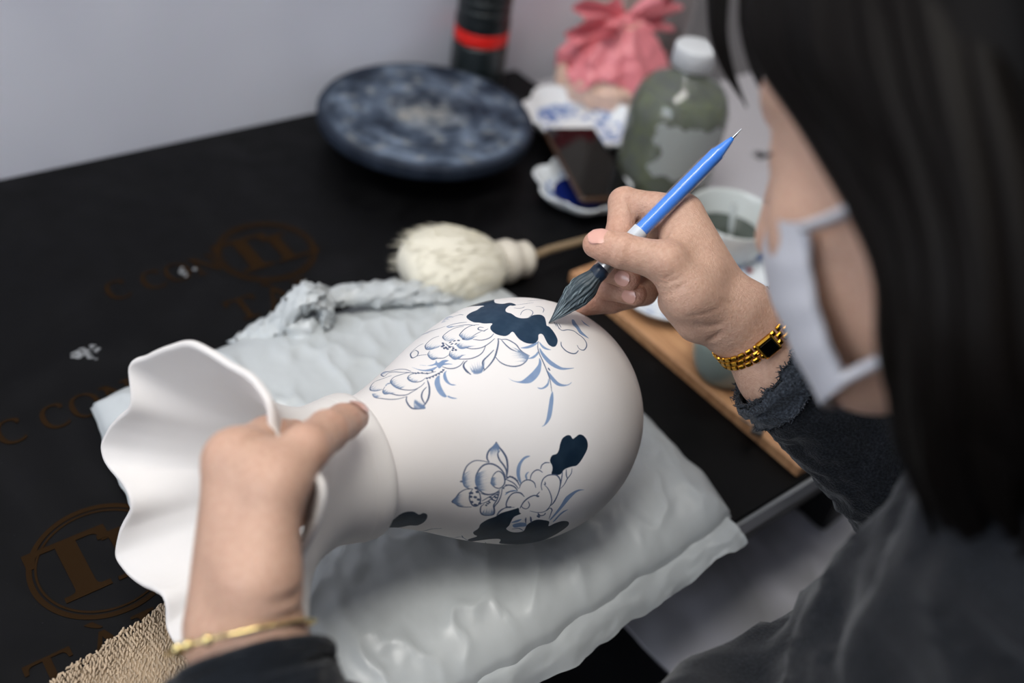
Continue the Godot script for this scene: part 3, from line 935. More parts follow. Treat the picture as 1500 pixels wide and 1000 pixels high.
	brush_line("line", 2, [1738, 1408, 1748, 1398])
	brush_line("line", 2, [1718, 1396, 1727, 1386])
	brush_line("line", 2, [1701, 1383, 1711, 1373])
	brush_line("line", 2, [1688, 1371, 1695, 1362])
	brush_line("line", 2, [1708, 1408, 1711, 1397])
	brush_line("line", 2, [1753, 1416, 1756, 1404])
	brush_line("line", 2, [1727, 1383, 1732, 1374])
	brush_line("line", 2, [1714, 1375, 1707, 1366])
	brush_line("line", 1.7, [1652, 1346, 1695, 1346, 1740, 1354, 1775, 1368, 1808, 1359, 1835, 1357, 1846, 1381, 1846, 1414, 1820, 1435, 1781, 1442, 1761, 1430])
	brush_line("line", 1.4, [1670, 1358, 1720, 1363, 1761, 1374, 1783, 1371])
	hatch("wash", 12, 0.85, 1.2, [1835, 1423, 1844, 1398, 1841, 1372, 1827, 1359], [1779, 1421, 1770, 1407, 1769, 1391, 1776, 1378])
	brush_line("line", 1.6, [1601, 1332, 1588, 1319, 1585, 1303, 1597, 1281, 1615, 1263, 1637, 1250])
	brush_line("line", 1.8, [1585, 1322, 1591, 1316])
	brush_line("line", 1.8, [1581, 1309, 1587, 1303])
	brush_line("line", 1.8, [1585, 1295, 1593, 1289])
	brush_line("line", 1.8, [1594, 1281, 1601, 1275])
	brush_line("line", 1.8, [1606, 1269, 1613, 1263])
	brush_line("line", 1.8, [1646, 1342, 1653, 1336])
	brush_line("line", 1.8, [1630, 1327, 1636, 1321])
	brush_line("line", 1.6, [1649, 1341, 1633, 1322, 1636, 1294, 1650, 1271, 1668, 1257])
	fill_shape("leaf", [1695, 1324, 1677, 1316, 1666, 1296, 1664, 1272, 1673, 1256, 1672, 1284, 1680, 1305])
	brush_line("line", 1.2, [1595, 1335, 1609, 1307, 1627, 1279, 1657, 1253])
	fill_shape("leaf", [1489, 1189, 1485, 1213, 1497, 1239, 1523, 1262, 1558, 1271, 1596, 1265, 1627, 1246, 1622, 1240, 1587, 1249, 1555, 1250, 1521, 1241, 1499, 1220])
	fill_shape("leaf", [1568, 1197, 1572, 1213, 1589, 1221, 1611, 1211, 1603, 1206, 1587, 1211, 1575, 1205])
	brush_line("line", 1.3, [1560, 1130, 1542, 1122, 1533, 1101, 1536, 1075])
	brush_line("line", 1.3, [1612, 1190, 1584, 1184, 1566, 1164, 1564, 1142, 1579, 1118])
	brush_line("line", 1.3, [1654, 1247, 1629, 1241, 1612, 1218, 1613, 1190, 1630, 1163, 1657, 1151])
	brush_line("line", 1.5, [1673, 1110, 1646, 1119, 1616, 1112, 1599, 1088, 1597, 1053, 1605, 1025, 1631, 1003, 1671, 999, 1718, 1006, 1762, 1023])
	brush_line("line", 1.2, [1642, 1103, 1643, 1094, 1630, 1099])
	brush_line("line", 1.2, [1648, 1097, 1670, 1072, 1710, 1045, 1750, 1030, 1788, 1038, 1809, 1060, 1811, 1102, 1800, 1149])
	brush_line("line", 1.8, [1707, 1123, 1702, 1154, 1716, 1185, 1743, 1207, 1781, 1216])
	brush_line("line", 1.2, [1704, 1139, 1683, 1123])
	brush_line("line", 2.5, [1704, 1136, 1710, 1122])
	brush_line("line", 1.2, [1737, 1180, 1762, 1164, 1784, 1172, 1781, 1196, 1764, 1215])
	brush_line("line", 1.2, [1772, 1301, 1736, 1304, 1692, 1290, 1679, 1265, 1683, 1234, 1707, 1210])
	brush_line("line", 1.1, [1679, 1322, 1674, 1304, 1670, 1272])
	brush_line("line", 1.2, [1776, 1305, 1778, 1271])
	brush_line("line", 1.2, [1581, 969, 1607, 966, 1627, 957])
	brush_line("line", 1.2, [1581, 930, 1606, 934, 1629, 957, 1654, 971, 1674, 992])
	brush_line("line", 1.3, [1590, 993, 1622, 995, 1676, 998])
	brush_line("line", 1.4, [1773, 1031, 1751, 1014, 1713, 1004, 1672, 996])
	brush_line("line", 1.3, [1803, 1044, 1785, 1026, 1799, 1008, 1818, 1006, 1859, 1000])
	brush_line("line", 1.3, [1815, 1092, 1849, 1074])
	brush_line("line", 1.3, [1845, 1125, 1887, 1102])
	brush_line("line", 1.3, [1849, 1156, 1879, 1143])
	brush_line("line", 2.6, [1835, 1089, 1846, 1069])
	brush_line("line", 1.6, [1821, 1086, 1835, 1068, 1829, 1046, 1816, 1045])
	brush_line("line", 1.2, [1841, 1333, 1802, 1322, 1776, 1296, 1772, 1274, 1771, 1297, 1746, 1306, 1708, 1300, 1684, 1277, 1683, 1244, 1704, 1212])
	fill_shape("leaf", [1707, 810, 1697, 858, 1705, 905, 1729, 945, 1772, 961, 1813, 976, 1863, 991, 1867, 982, 1815, 956, 1775, 933, 1739, 907, 1712, 875, 1705, 841])
	fill_shape("leaf", [1808, 890, 1813, 923, 1836, 945, 1883, 960, 1881, 947, 1844, 934, 1821, 912])
	fill_shape("leaf", [1861, 1178, 1870, 1204, 1893, 1230, 1890, 1201, 1877, 1183])
	fill_shape("leaf", [1911, 1210, 1889, 1174, 1894, 1135, 1919, 1122, 1927, 1156, 1937, 1188])
	brush_line("line", 1.2, [1840, 1336, 1804, 1329, 1781, 1302, 1775, 1252])
	brush_line("line", 1.2, [2299, 1617, 2131, 1626, 2071, 1578])
	brush_line("line", 1.2, [2319, 1425, 2247, 1409, 2168, 1399, 2294, 1260])
	brush_line("line", 1.2, [2135, 1418, 2188, 1377])
	brush_line("line", 1, [2204, 1212, 2273, 1151])
	brush_line("line", 1.3, [1953, 1194, 1942, 1157, 1961, 1118])
	brush_line("line", 1.2, [1858, 1156, 1894, 1135])
	brush_line("line", 1.2, [1841, 1131, 1881, 1111])
	brush_line("line", 0.9, [799, 836, 779, 799, 771, 756, 783, 735, 804, 739, 823, 769, 834, 809])
	brush_line("line", 0.9, [743, 735, 749, 763, 742, 790, 728, 807])
	brush_line("line", 0.8, [707, 761, 713, 699, 714, 621])
	brush_line("line", 0.9, [760, 656, 770, 626, 797, 635, 823, 675])
	brush_line("line", 0.8, [682, 632, 676, 550, 677, 485])


# ------------------------------------------------------------------ things at the back of the table

func build_back_objects() -> void:
	# grey cabinet that continues the table on its right
	var cab := thing("side_cabinet", "dull grey low cabinet beside the right end of the black table", "cabinet", Vector3(1.135, 0, -0.60))
	part("body", slab(Vector3(0.58, 0.715, 0.56), 0.004), mat(Color(0.33, 0.33, 0.34), 0.7), cab)
	part("top_board", slab(Vector3(0.60, 0.025, 0.60), 0.004), mat(Color(0.74, 0.73, 0.75), 0.6), cab, Vector3(0, 0.717, 0))
	for k in [-1, 1]:
		var d := part("door", slab(Vector3(0.27, 0.62, 0.018), 0.004), mat(Color(0.36, 0.36, 0.37), 0.6), cab, Vector3(0.14 * k, 0.05, 0.289))
		part("handle", slab(Vector3(0.012, 0.10, 0.02), 0.003), M.white_metal, d, Vector3(-0.10 * k, 0.35, 0.015))

	# banding wheel: heavy stained disc on a short foot
	var w := thing("banding_wheel", "round potter's turntable with blue-grey glaze stains at the wall", "turntable", Vector3(0.598, TABLE_Y, -0.806))
	var stained := mat(Color.WHITE, 0.62)
	stained.albedo_texture = wheel_texture()
	stained.metallic_specular = 0.35
	var disc := []
	for q in [[0.0, 0.0475], [0.010, 0.0475], [0.028, 0.0472], [0.031, 0.0462], [0.036, 0.0460], [0.040, 0.0468], [0.060, 0.0466], [0.063, 0.0456], [0.067, 0.0456], [0.070, 0.0464], [0.096, 0.0462], [0.099, 0.0454], [0.103, 0.0454], [0.106, 0.0462], [0.115, 0.0460], [0.1185, 0.0452], [0.120, 0.0430], [0.1202, 0.0335], [0.118, 0.0300], [0.112, 0.0280], [0.05, 0.0270], [0.0, 0.0270]]:
		disc.append(Vector2(maxf(q[0], 0.0005), q[1]))
	var head := lathe_uv(disc, 120, 0.1202)
	part("wheel_head", head, stained, w)
	part("foot", lathe([Vector2(0.001, 0), Vector2(0.060, 0), Vector2(0.062, 0.003), Vector2(0.058, 0.008), Vector2(0.030, 0.014), Vector2(0.022, 0.020), Vector2(0.022, 0.0272), Vector2(0.001, 0.0272)], 64), mat(Color(0.07, 0.07, 0.075), 0.5), w)

	# dark flask with a red band in the corner
	var b := thing("drink_flask", "dark green flask with a bright red band in the table's far corner", "flask", Vector3(0.727, TABLE_Y, -0.886))
	var green := mat(Color(0.055, 0.095, 0.098), 0.35)
	green.clearcoat_enabled = true
	green.clearcoat = 0.4
	part("flask_body", lathe([Vector2(0.001, 0), Vector2(0.031, 0), Vector2(0.0335, 0.003), Vector2(0.0335, 0.072), Vector2(0.0325, 0.0765), Vector2(0.001, 0.0765)], 64), green, b)
	part("red_band", lathe([Vector2(0.020, 0.0765), Vector2(0.0322, 0.0765), Vector2(0.0330, 0.078), Vector2(0.0330, 0.0905), Vector2(0.0322, 0.092), Vector2(0.020, 0.092)], 64), mat(Color(0.86, 0.10, 0.06), 0.45), b)
	part("lid", lathe([Vector2(0.001, 0.092), Vector2(0.0315, 0.092), Vector2(0.0330, 0.094), Vector2(0.0330, 0.104), Vector2(0.0315, 0.108), Vector2(0.0315, 0.150), Vector2(0.029, 0.156), Vector2(0.001, 0.158)], 64), mat(Color(0.045, 0.075, 0.085), 0.35), b)
	for k in 3:
		part("lid_groove", lathe([Vector2(0.0310, 0.112 + k * 0.012), Vector2(0.0322, 0.114 + k * 0.012), Vector2(0.0322, 0.117 + k * 0.012), Vector2(0.0310, 0.119 + k * 0.012)], 48), green, b)

	# clear jar with moss-green contents
	var j := thing("plastic_jar", "clear plastic jar with mossy green contents, torn label and white cap", "jar", Vector3(0.806, TABLE_Y, -0.628))
	var shape := [Vector2(0.052, 0.0), Vector2(0.0555, 0.004), Vector2(0.056, 0.012), Vector2(0.056, 0.085), Vector2(0.0545, 0.100), Vector2(0.048, 0.117), Vector2(0.036, 0.130), Vector2(0.024, 0.137), Vector2(0.0205, 0.142), Vector2(0.0205, 0.150)]
	var clear := mat(Color(0.93, 0.96, 0.94, 0.10), 0.12)
	clear.transparency = BaseMaterial3D.TRANSPARENCY_ALPHA
	part("jar_wall", lathe([Vector2(0.001, 0.0)] + shape, 72), clear, j)
	var inside := []
	for k in shape.size() - 1:
		inside.append(Vector2(shape[k].x - 0.0022, shape[k].y + 0.0022))
	var moss := triplanar(mat(Color.WHITE, 0.9), 9.0)
	moss.albedo_texture = noise_tex(0.012, 61, Color(0.085, 0.11, 0.0), Color(0.31, 0.35, 0.06), 256, 4)
	part("green_contents", lathe([Vector2(0.001, 0.002)] + inside.slice(0, 6) + [Vector2(0.040, 0.112), Vector2(0.001, 0.116)], 64), moss, j)
	part("white_cap", ribbed_cap(0.0225, 0.022, 40), mat(Color(0.84, 0.85, 0.86), 0.4), j, Vector3(0, 0.147, 0))
	var label := mat(Color(0.62, 0.64, 0.63), 0.4)
	for q in [[1.15, 0.070, 0.030, 0.045], [1.55, 0.088, 0.016, 0.018], [0.8, 0.040, 0.014, 0.016]]:
		# torn remains of a paper label
		var g := []
		for r in 7:
			var row := PackedVector3Array()
			for c in 11:
				var a: float = q[0] + 0.9 + (c - 5) * q[2] / 0.056 * 0.3 * (1.0 - 0.35 * absf(sin(r * 2.3 + q[0] * 9)))
				row.append(Vector3(cos(a) * 0.0566, q[1] + (r - 3) * q[3] * 0.22 + 0.003 * sin(c * 1.7), sin(a) * 0.0566))
			g.append(row)
		var lp := Pile.new()
		lp.rows(g, false)
		part("label_scrap", made(lp, false), label, j)

	# pink carrier bag, knotted, with something pale inside
	var s := thing("pink_bag", "knotted thin pink plastic bag with pale contents beside the capped jar", "bag", Vector3(0.884, TABLE_Y, -0.812))
	var pink := triplanar(mat(Color(0.93, 0.55, 0.58), 0.35), 8.0)
	pink.backlight_enabled = true
	pink.backlight = Color(0.5, 0.3, 0.32)
	bump(pink, noise_tex(0.02, 71, Color.BLACK, Color.WHITE, 256, 4), 0.3)
	var sack := []
	for i in 33:
		var u := i / 32.0
		var row := PackedVector3Array()
		var r := 0.020 + 0.052 * pow(sin(PI * pow(clampf(u * 0.93 + 0.03, 0, 1), 0.62)), 0.8)
		for c in 64:
			var a := TAU * c / 64
			var crease := 0.10 * sin(a * 7 + u * 2) * u + 0.05 * sin(a * 13 - u * 4) + 0.12 * noise.get_noise_3d(cos(a) * 2, sin(a) * 2, u * 4)
			row.append(Vector3(cos(a) * r * (1 + crease), 0.002 + u * 0.105, sin(a) * r * 0.85 * (1 + crease)))
		sack.append(row)
	var sp := Pile.new()
	sp.rows(sack, true, true)
	var peach := triplanar(mat(Color(0.90, 0.76, 0.68), 0.45), 8.0)
	bump(peach, noise_tex(0.02, 72, Color.BLACK, Color.WHITE, 256, 4), 0.2)
	part("filled_sack", made(sp), peach, s)
	# ruffled wings of the knot
	for q in [[-1.0, 0.078, 0.055, 0.0], [1.0, 0.085, 0.048, 0.2], [-0.45, 0.045, 0.062, -0.5], [0.5, 0.05, 0.06, 0.7], [-0.8, 0.06, 0.02, 0.9]]:
		var g := []
		for r in 13:
			var u := r / 12.0
			var row := PackedVector3Array()
			for c in 33:
				var v := c / 32.0 - 0.5
				var wide: float = lerpf(0.016, q[2], pow(u, 0.7))
				var fold := 0.007 * sin(v * 13.0 + q[3] * 5.0) * (0.4 + u)
				var out: Vector3 = Vector3(q[0] * q[1] * u, 0.098 + 0.03 * u + v * wide * 1.3 - 0.018 * u * u, q[3] * 0.03 * u)
				row.append(out + Vector3(fold * 0.4, fold * 0.4, fold + v * 0.01))
			g.append(row)
		var wp := Pile.new()
		wp.rows(g, false)
		part("knot_wing", made(wp, false), pink, s)
	# pink film gathered over the upper half of the load
	var film := []
	for i in range(14, 33):
		var row := PackedVector3Array()
		for c in 64:
			var e := 1.045 + 0.03 * sin(c * 0.9 + i * 0.3)
			row.append(Vector3(sack[i][c].x * e, sack[i][c].y + 0.001 + (0.012 * sin(c * 0.6) if i == 14 else 0.0), sack[i][c].z * e))
		film.append(row)
	var fp := Pile.new()
	fp.rows(film, true)
	part("pink_film", made(fp, false), pink, s)
	part("knot", lathe([Vector2(0.002, 0.094), Vector2(0.016, 0.096), Vector2(0.021, 0.104), Vector2(0.017, 0.113), Vector2(0.002, 0.116)], 24), pink, s)


func ribbed_cap(r: float, h: float, ribs: int) -> ArrayMesh:
	var p := Pile.new()
	var g := []
	for q in [[0.1, 0.0], [1.0, 0.0], [1.0, 0.9], [0.94, 1.0], [0.1, 1.0]]:
		var row := PackedVector3Array()
		for k in ribs * 4:
			var a := TAU * k / (ribs * 4)
			var rr: float = r * q[0] * (1.0 + (0.02 if k % 4 < 2 and q[0] > 0.97 else 0.0))
			row.append(Vector3(cos(a) * rr, h * q[1], sin(a) * rr))
		g.append(row)
	p.rows(g, true, true)
	return made(p)


func lathe_uv(profile: Array, sides: int, reach: float) -> ArrayMesh:
	var g := lathe_rows(profile, sides)
	var p := Pile.new()
	p.rows(g, true, false)
	var uv := PackedVector2Array()
	for q in p.v:
		uv.append(Vector2(0.5 + q.x / reach * 0.48, 0.5 + q.z / reach * 0.48))
	return solid(p.v, p.t, uv)


func wheel_texture() -> ImageTexture:
	# dried slip: pale streaks that follow the turning, over a dark blue stain
	var size := 512
	var im := Image.create(size, size, false, Image.FORMAT_RGB8)
	var n := FastNoiseLite.new()
	n.seed = 17
	n.frequency = 1.0
	n.fractal_octaves = 4
	for y in size:
		for x in size:
			var q := Vector2(x - 256, y - 256) / 246.0
			var r := q.length()
			var a := q.angle()
			var streak := n.get_noise_3d(cos(a) * 1.3 + 5, sin(a) * 1.3, r * 9.0)
			var blot := n.get_noise_2d(q.x * 2.2, q.y * 2.2)
			var k := clampf(0.48 + streak * 0.35 + blot * 0.75, 0.0, 1.0)
			var c := Color(0.10, 0.135, 0.19).lerp(Color(0.46, 0.51, 0.58), k)
			var beige := clampf((0.42 - r) * 3.0, 0.0, 1.0) * 0.8 + clampf(n.get_noise_2d(q.x * 4 + 30, q.y * 4) * 1.6 - 0.25, 0.0, 0.7)
			c = c.lerp(Color(0.60, 0.585, 0.55), clampf(beige, 0.0, 0.85) * minf(k * 1.4, 1.0))
			if r > 0.90:
				c = c.lerp(Color(0.08, 0.11, 0.16), clampf((r - 0.90) * 14.0, 0.0, 1.0) * 0.75)
			im.set_pixel(x, y, c)
	return ImageTexture.create_from_image(im)


# ------------------------------------------------------------------ dishes and the phone

func china_texture(seed_: int, lo := 0.35, hi := 0.8) -> ImageTexture:
	# white glaze with soft cobalt brush clouds between two radii
	var size := 256
	var im := Image.create(size, size, false, Image.FORMAT_RGB8)
	var n := FastNoiseLite.new()
	n.seed = seed_
	n.frequency = 1.0
	for y in size:
		for x in size:
			var q := Vector2(x - 128, y - 128) / 123.0
			var r := q.length()
			var a := q.angle()
			var k := clampf(n.get_noise_3d(cos(a) * 2.6, sin(a) * 2.6, r * 5.0) * 2.4 + 0.35, 0.0, 1.0)
			k *= smoothstep(lo - 0.08, lo + 0.05, r) * (1.0 - smoothstep(hi - 0.06, hi + 0.05, r))
			k = maxf(k, 0.8 * (1.0 - smoothstep(0.0, 0.015, absf(r - lo + 0.06))))
			im.set_pixel(x, y, Color(0.92, 0.94, 0.95).lerp(Color(0.22, 0.36, 0.66), k * 0.8))
	return ImageTexture.create_from_image(im)


func dish_mesh(r: float, h: float, lobes: int, wave: float, foot: float) -> ArrayMesh:
	# one skin: underside, rim, bowl
	var g := []
	var prof := [[foot * 0.02, 0.002], [foot * 0.9, 0.0015], [foot * 0.93, 0.0], [foot, 0.0], [foot * 1.03, 0.003]]
	for k in 8:
		var u := (k + 1) / 8.0
		prof.append([lerpf(foot * 1.03, r, pow(u, 0.75)), lerpf(0.003, h, pow(u, 1.5))])
	prof.append([r - 0.0009, h + 0.0014])
	prof.append([r - 0.0024, h + 0.0008])
	for k in range(7, -1, -1):
		var u := (k + 0.6) / 8.0
		prof.append([lerpf(foot * 1.0, r - 0.0028, pow(u, 0.75)), lerpf(0.0062, h, pow(u, 1.5))])
	prof.append([foot * 0.5, 0.0058])
	prof.append([foot * 0.02, 0.0056])
	for q in prof:
		var row := PackedVector3Array()
		for c in 108:
			var a := TAU * c / 108
			var w: float = clampf((q[0] - foot) / (r - foot), 0.0, 1.0)
			var lob := absf(sin(a * lobes / 2.0)) * 2.0 - 1.2
			var rr: float = q[0] * (1.0 + wave * w * lob)
			row.append(Vector3(cos(a) * rr, q[1] + wave * 0.05 * r * 2.0 * w * lob, sin(a) * rr))
		g.append(row)
	var p := Pile.new()
	p.rows(g, true, false)
	var uv := PackedVector2Array()
	for q in p.v:
		uv.append(Vector2(0.5 + q.x / r * 0.46, 0.5 + q.z / r * 0.46))
	return solid(p.v, p.t, uv)


func china(seed_: int, lo := 0.35, hi := 0.8) -> StandardMaterial3D:
	var m := mat(Color.WHITE, 0.16)
	m.albedo_texture = china_texture(seed_, lo, hi)
	return m


func build_dishes() -> void:
	# scalloped dishes that carry the phone
	var d := thing("scalloped_dish", "white scalloped dish with blue brushwork under the phone's far end", "dish", Vector3(0.79053, 0.75000, -0.75679))
	part("dish", dish_mesh(0.072, 0.026, 6, 0.075, 0.036), china(81, 0.4, 0.72), d)
	d = thing("scalloped_dish", "white scalloped dish with deep blue inside under the phone's near end", "dish", Vector3(0.69434, 0.75000, -0.64090))
	part("dish", dish_mesh(0.053, 0.022, 7, 0.085, 0.026), china(82, 0.25, 0.72), d)
	part("blue_glaze", lathe([Vector2(0.001, 0.0066), Vector2(0.024, 0.0072), Vector2(0.031, 0.0105), Vector2(0.0305, 0.0112), Vector2(0.001, 0.009)], 48), mat(Color(0.06, 0.12, 0.38), 0.15), d)
	# phone lying face up across both dishes
	var ph := thing("smartphone", "black smartphone with a brown case edge lying across two white dishes", "phone", Vector3.ZERO)
	var a: Vector3 = Vector3(0.64298, 0.77600, -0.61184)
	var b: Vector3 = Vector3(0.70105, 0.77600, -0.58866)
	var c: Vector3 = Vector3(0.72494, 0.78000, -0.72660)
	var x := (b - a).normalized()
	var z := (a - c)
	z = (z - x * z.dot(x))
	var len_ := z.length()
	z = z.normalized()
	ph.transform = Transform3D(Basis(x, z.cross(x), z), (b + c) / 2.0)
	var wide := (b - a).length()
	part("case", slab(Vector3(wide, 0.009, len_), 0.003), mat(Color(0.25, 0.17, 0.11), 0.4), ph)
	var glass := mat(Color(0.018, 0.012, 0.016), 0.06)
	part("screen", slab(Vector3(wide - 0.004, 0.0012, len_ - 0.004), 0.0005), glass, ph, Vector3(0, 0.0088, 0))
	part("speaker_slot", slab(Vector3(0.012, 0.0004, 0.0014), 0.0002), mat(Color(0.1, 0.1, 0.1), 0.5), ph, Vector3(0, 0.0099, -len_ / 2 + 0.006))

	# pale wooden board that carries the bowls
	var board := thing("wooden_board", "light brown wooden board lying along the table's right end under the bowls", "board", Vector3(0.7065, TABLE_Y, -0.387))
	var wood := mat(Color.WHITE, 0.55)
	wood.albedo_texture = wood_texture()
	for k in 4:
		var plank := slab(Vector3(0.0585, 0.012, 0.296), 0.0012)
		var m := wood.duplicate()
		m.uv1_triplanar = true
		m.uv1_scale = Vector3(4.2, 4.2, 1.6)
		m.uv1_offset = Vector3(0.23 * k, 0.1, 0.31 * k)
		part("plank", plank, m, board, Vector3(-0.0895 + 0.0597 * k, 0, 0))

	var bowl := thing("glaze_bowl", "deep white bowl of grey-green glaze with a white spoon in it", "bowl", Vector3(0.75286, 0.76200, -0.48384))
	var white := mat(Color(0.83, 0.85, 0.84), 0.18)
	part("bowl", dish_mesh(0.047, 0.050, 1, 0.0, 0.024), white, bowl)
	part("glaze", lathe([Vector2(0.001, 0.026), Vector2(0.0355, 0.026), Vector2(0.0365, 0.027), Vector2(0.0355, 0.0275), Vector2(0.001, 0.0275)], 48), mat(Color(0.24, 0.27, 0.24), 0.12), bowl)
	var spoon := thing("white_spoon", "white spoon handle standing in the bowl of grey-green glaze", "spoon", bowl.position)
	part("handle", tube([Vector3(-0.002, 0.022, 0.006), Vector3(-0.005, 0.040, 0.004), Vector3(-0.008, 0.064, 0.001)], [0.0022, 0.0030, 0.0038, 0.0038], 12, 0.6), white, spoon)
	part("spoon_bowl", lathe([Vector2(0.001, 0.010), Vector2(0.008, 0.012), Vector2(0.010, 0.016), Vector2(0.009, 0.0165), Vector2(0.001, 0.012)], 24, Vector2(1.3, 0.8)), white, spoon, Vector3(0.001, 0.006, 0.008))

	var s := thing("painted_saucer", "blue and white saucer nearest the bowl of grey-green glaze", "saucer", Vector3(0.76197, 0.76200, -0.43257))
	part("saucer", dish_mesh(0.047, 0.014, 1, 0.0, 0.026), china(84, 0.5, 0.85), s)
	part("red_mark", lathe([Vector2(0.001, 0.0070), Vector2(0.004, 0.0085), Vector2(0.003, 0.0090), Vector2(0.001, 0.0088)], 16), mat(Color(0.55, 0.10, 0.12), 0.3), s, Vector3(-0.014, 0.0005, -0.010))
	s = thing("painted_saucer", "blue and white saucer behind the painting hand on the wooden board", "saucer", Vector3(0.63828, 0.76200, -0.45728))
	part("saucer", dish_mesh(0.047, 0.014, 1, 0.0, 0.026), china(85, 0.5, 0.85), s)
	var cup := thing("celadon_cup", "pale green-white cup under the painter's wrist on the wooden board", "cup", Vector3(0.61480, 0.76200, -0.35497))
	part("cup", dish_mesh(0.036, 0.046, 1, 0.0, 0.022), mat(Color(0.66, 0.72, 0.69), 0.16), cup)
	part("glaze", lathe([Vector2(0.001, 0.032), Vector2(0.029, 0.032), Vector2(0.0295, 0.033), Vector2(0.001, 0.0335)], 40), mat(Color(0.55, 0.60, 0.57), 0.12), cup)

	# spring clip at the board's edge
	var clip := thing("steel_clip", "small dull steel clip on the edge of the wooden board", "clip", Vector3(0.59012, 0.76200, -0.28865))
	clip.rotation.y = 0.5
	var steel := mat(Color(0.42, 0.41, 0.40), 0.35, 0.8)
	part("jaw", slab(Vector3(0.020, 0.005, 0.010), 0.001), steel, clip)
	for k in [-1, 1]:
		part("arm", tube([Vector3(0.004 * k, 0.004, 0.002), Vector3(0.007 * k, 0.007, -0.006), Vector3(0.003 * k, 0.006, -0.014), Vector3(0.0, 0.005, -0.016)], [0.0008], 8), steel, clip)


func wood_texture() -> ImageTexture:
	var size := 256
	var im := Image.create(size, size, false, Image.FORMAT_RGB8)
	var n := FastNoiseLite.new()
	n.seed = 23
	n.frequency = 1.0
	for y in size:
		for x in size:
			var u := float(x) / size
			var w := TAU * y / size
			var ring := n.get_noise_3d(sin(TAU * u) * 1.4 + 3.0, cos(TAU * u) * 1.4, sin(w) * 0.25)
			var k := 0.5 + 0.5 * sin(ring * 26.0)
			var fine := n.get_noise_3d(sin(TAU * u) * 30.0, cos(TAU * u) * 30.0, cos(w) * 2.0)
			im.set_pixel(x, y, Color(0.76, 0.58, 0.42).lerp(Color(0.62, 0.44, 0.30), k * 0.55 + fine * 0.18))
	return ImageTexture.create_from_image(im)


# ------------------------------------------------------------------ brushes and pen

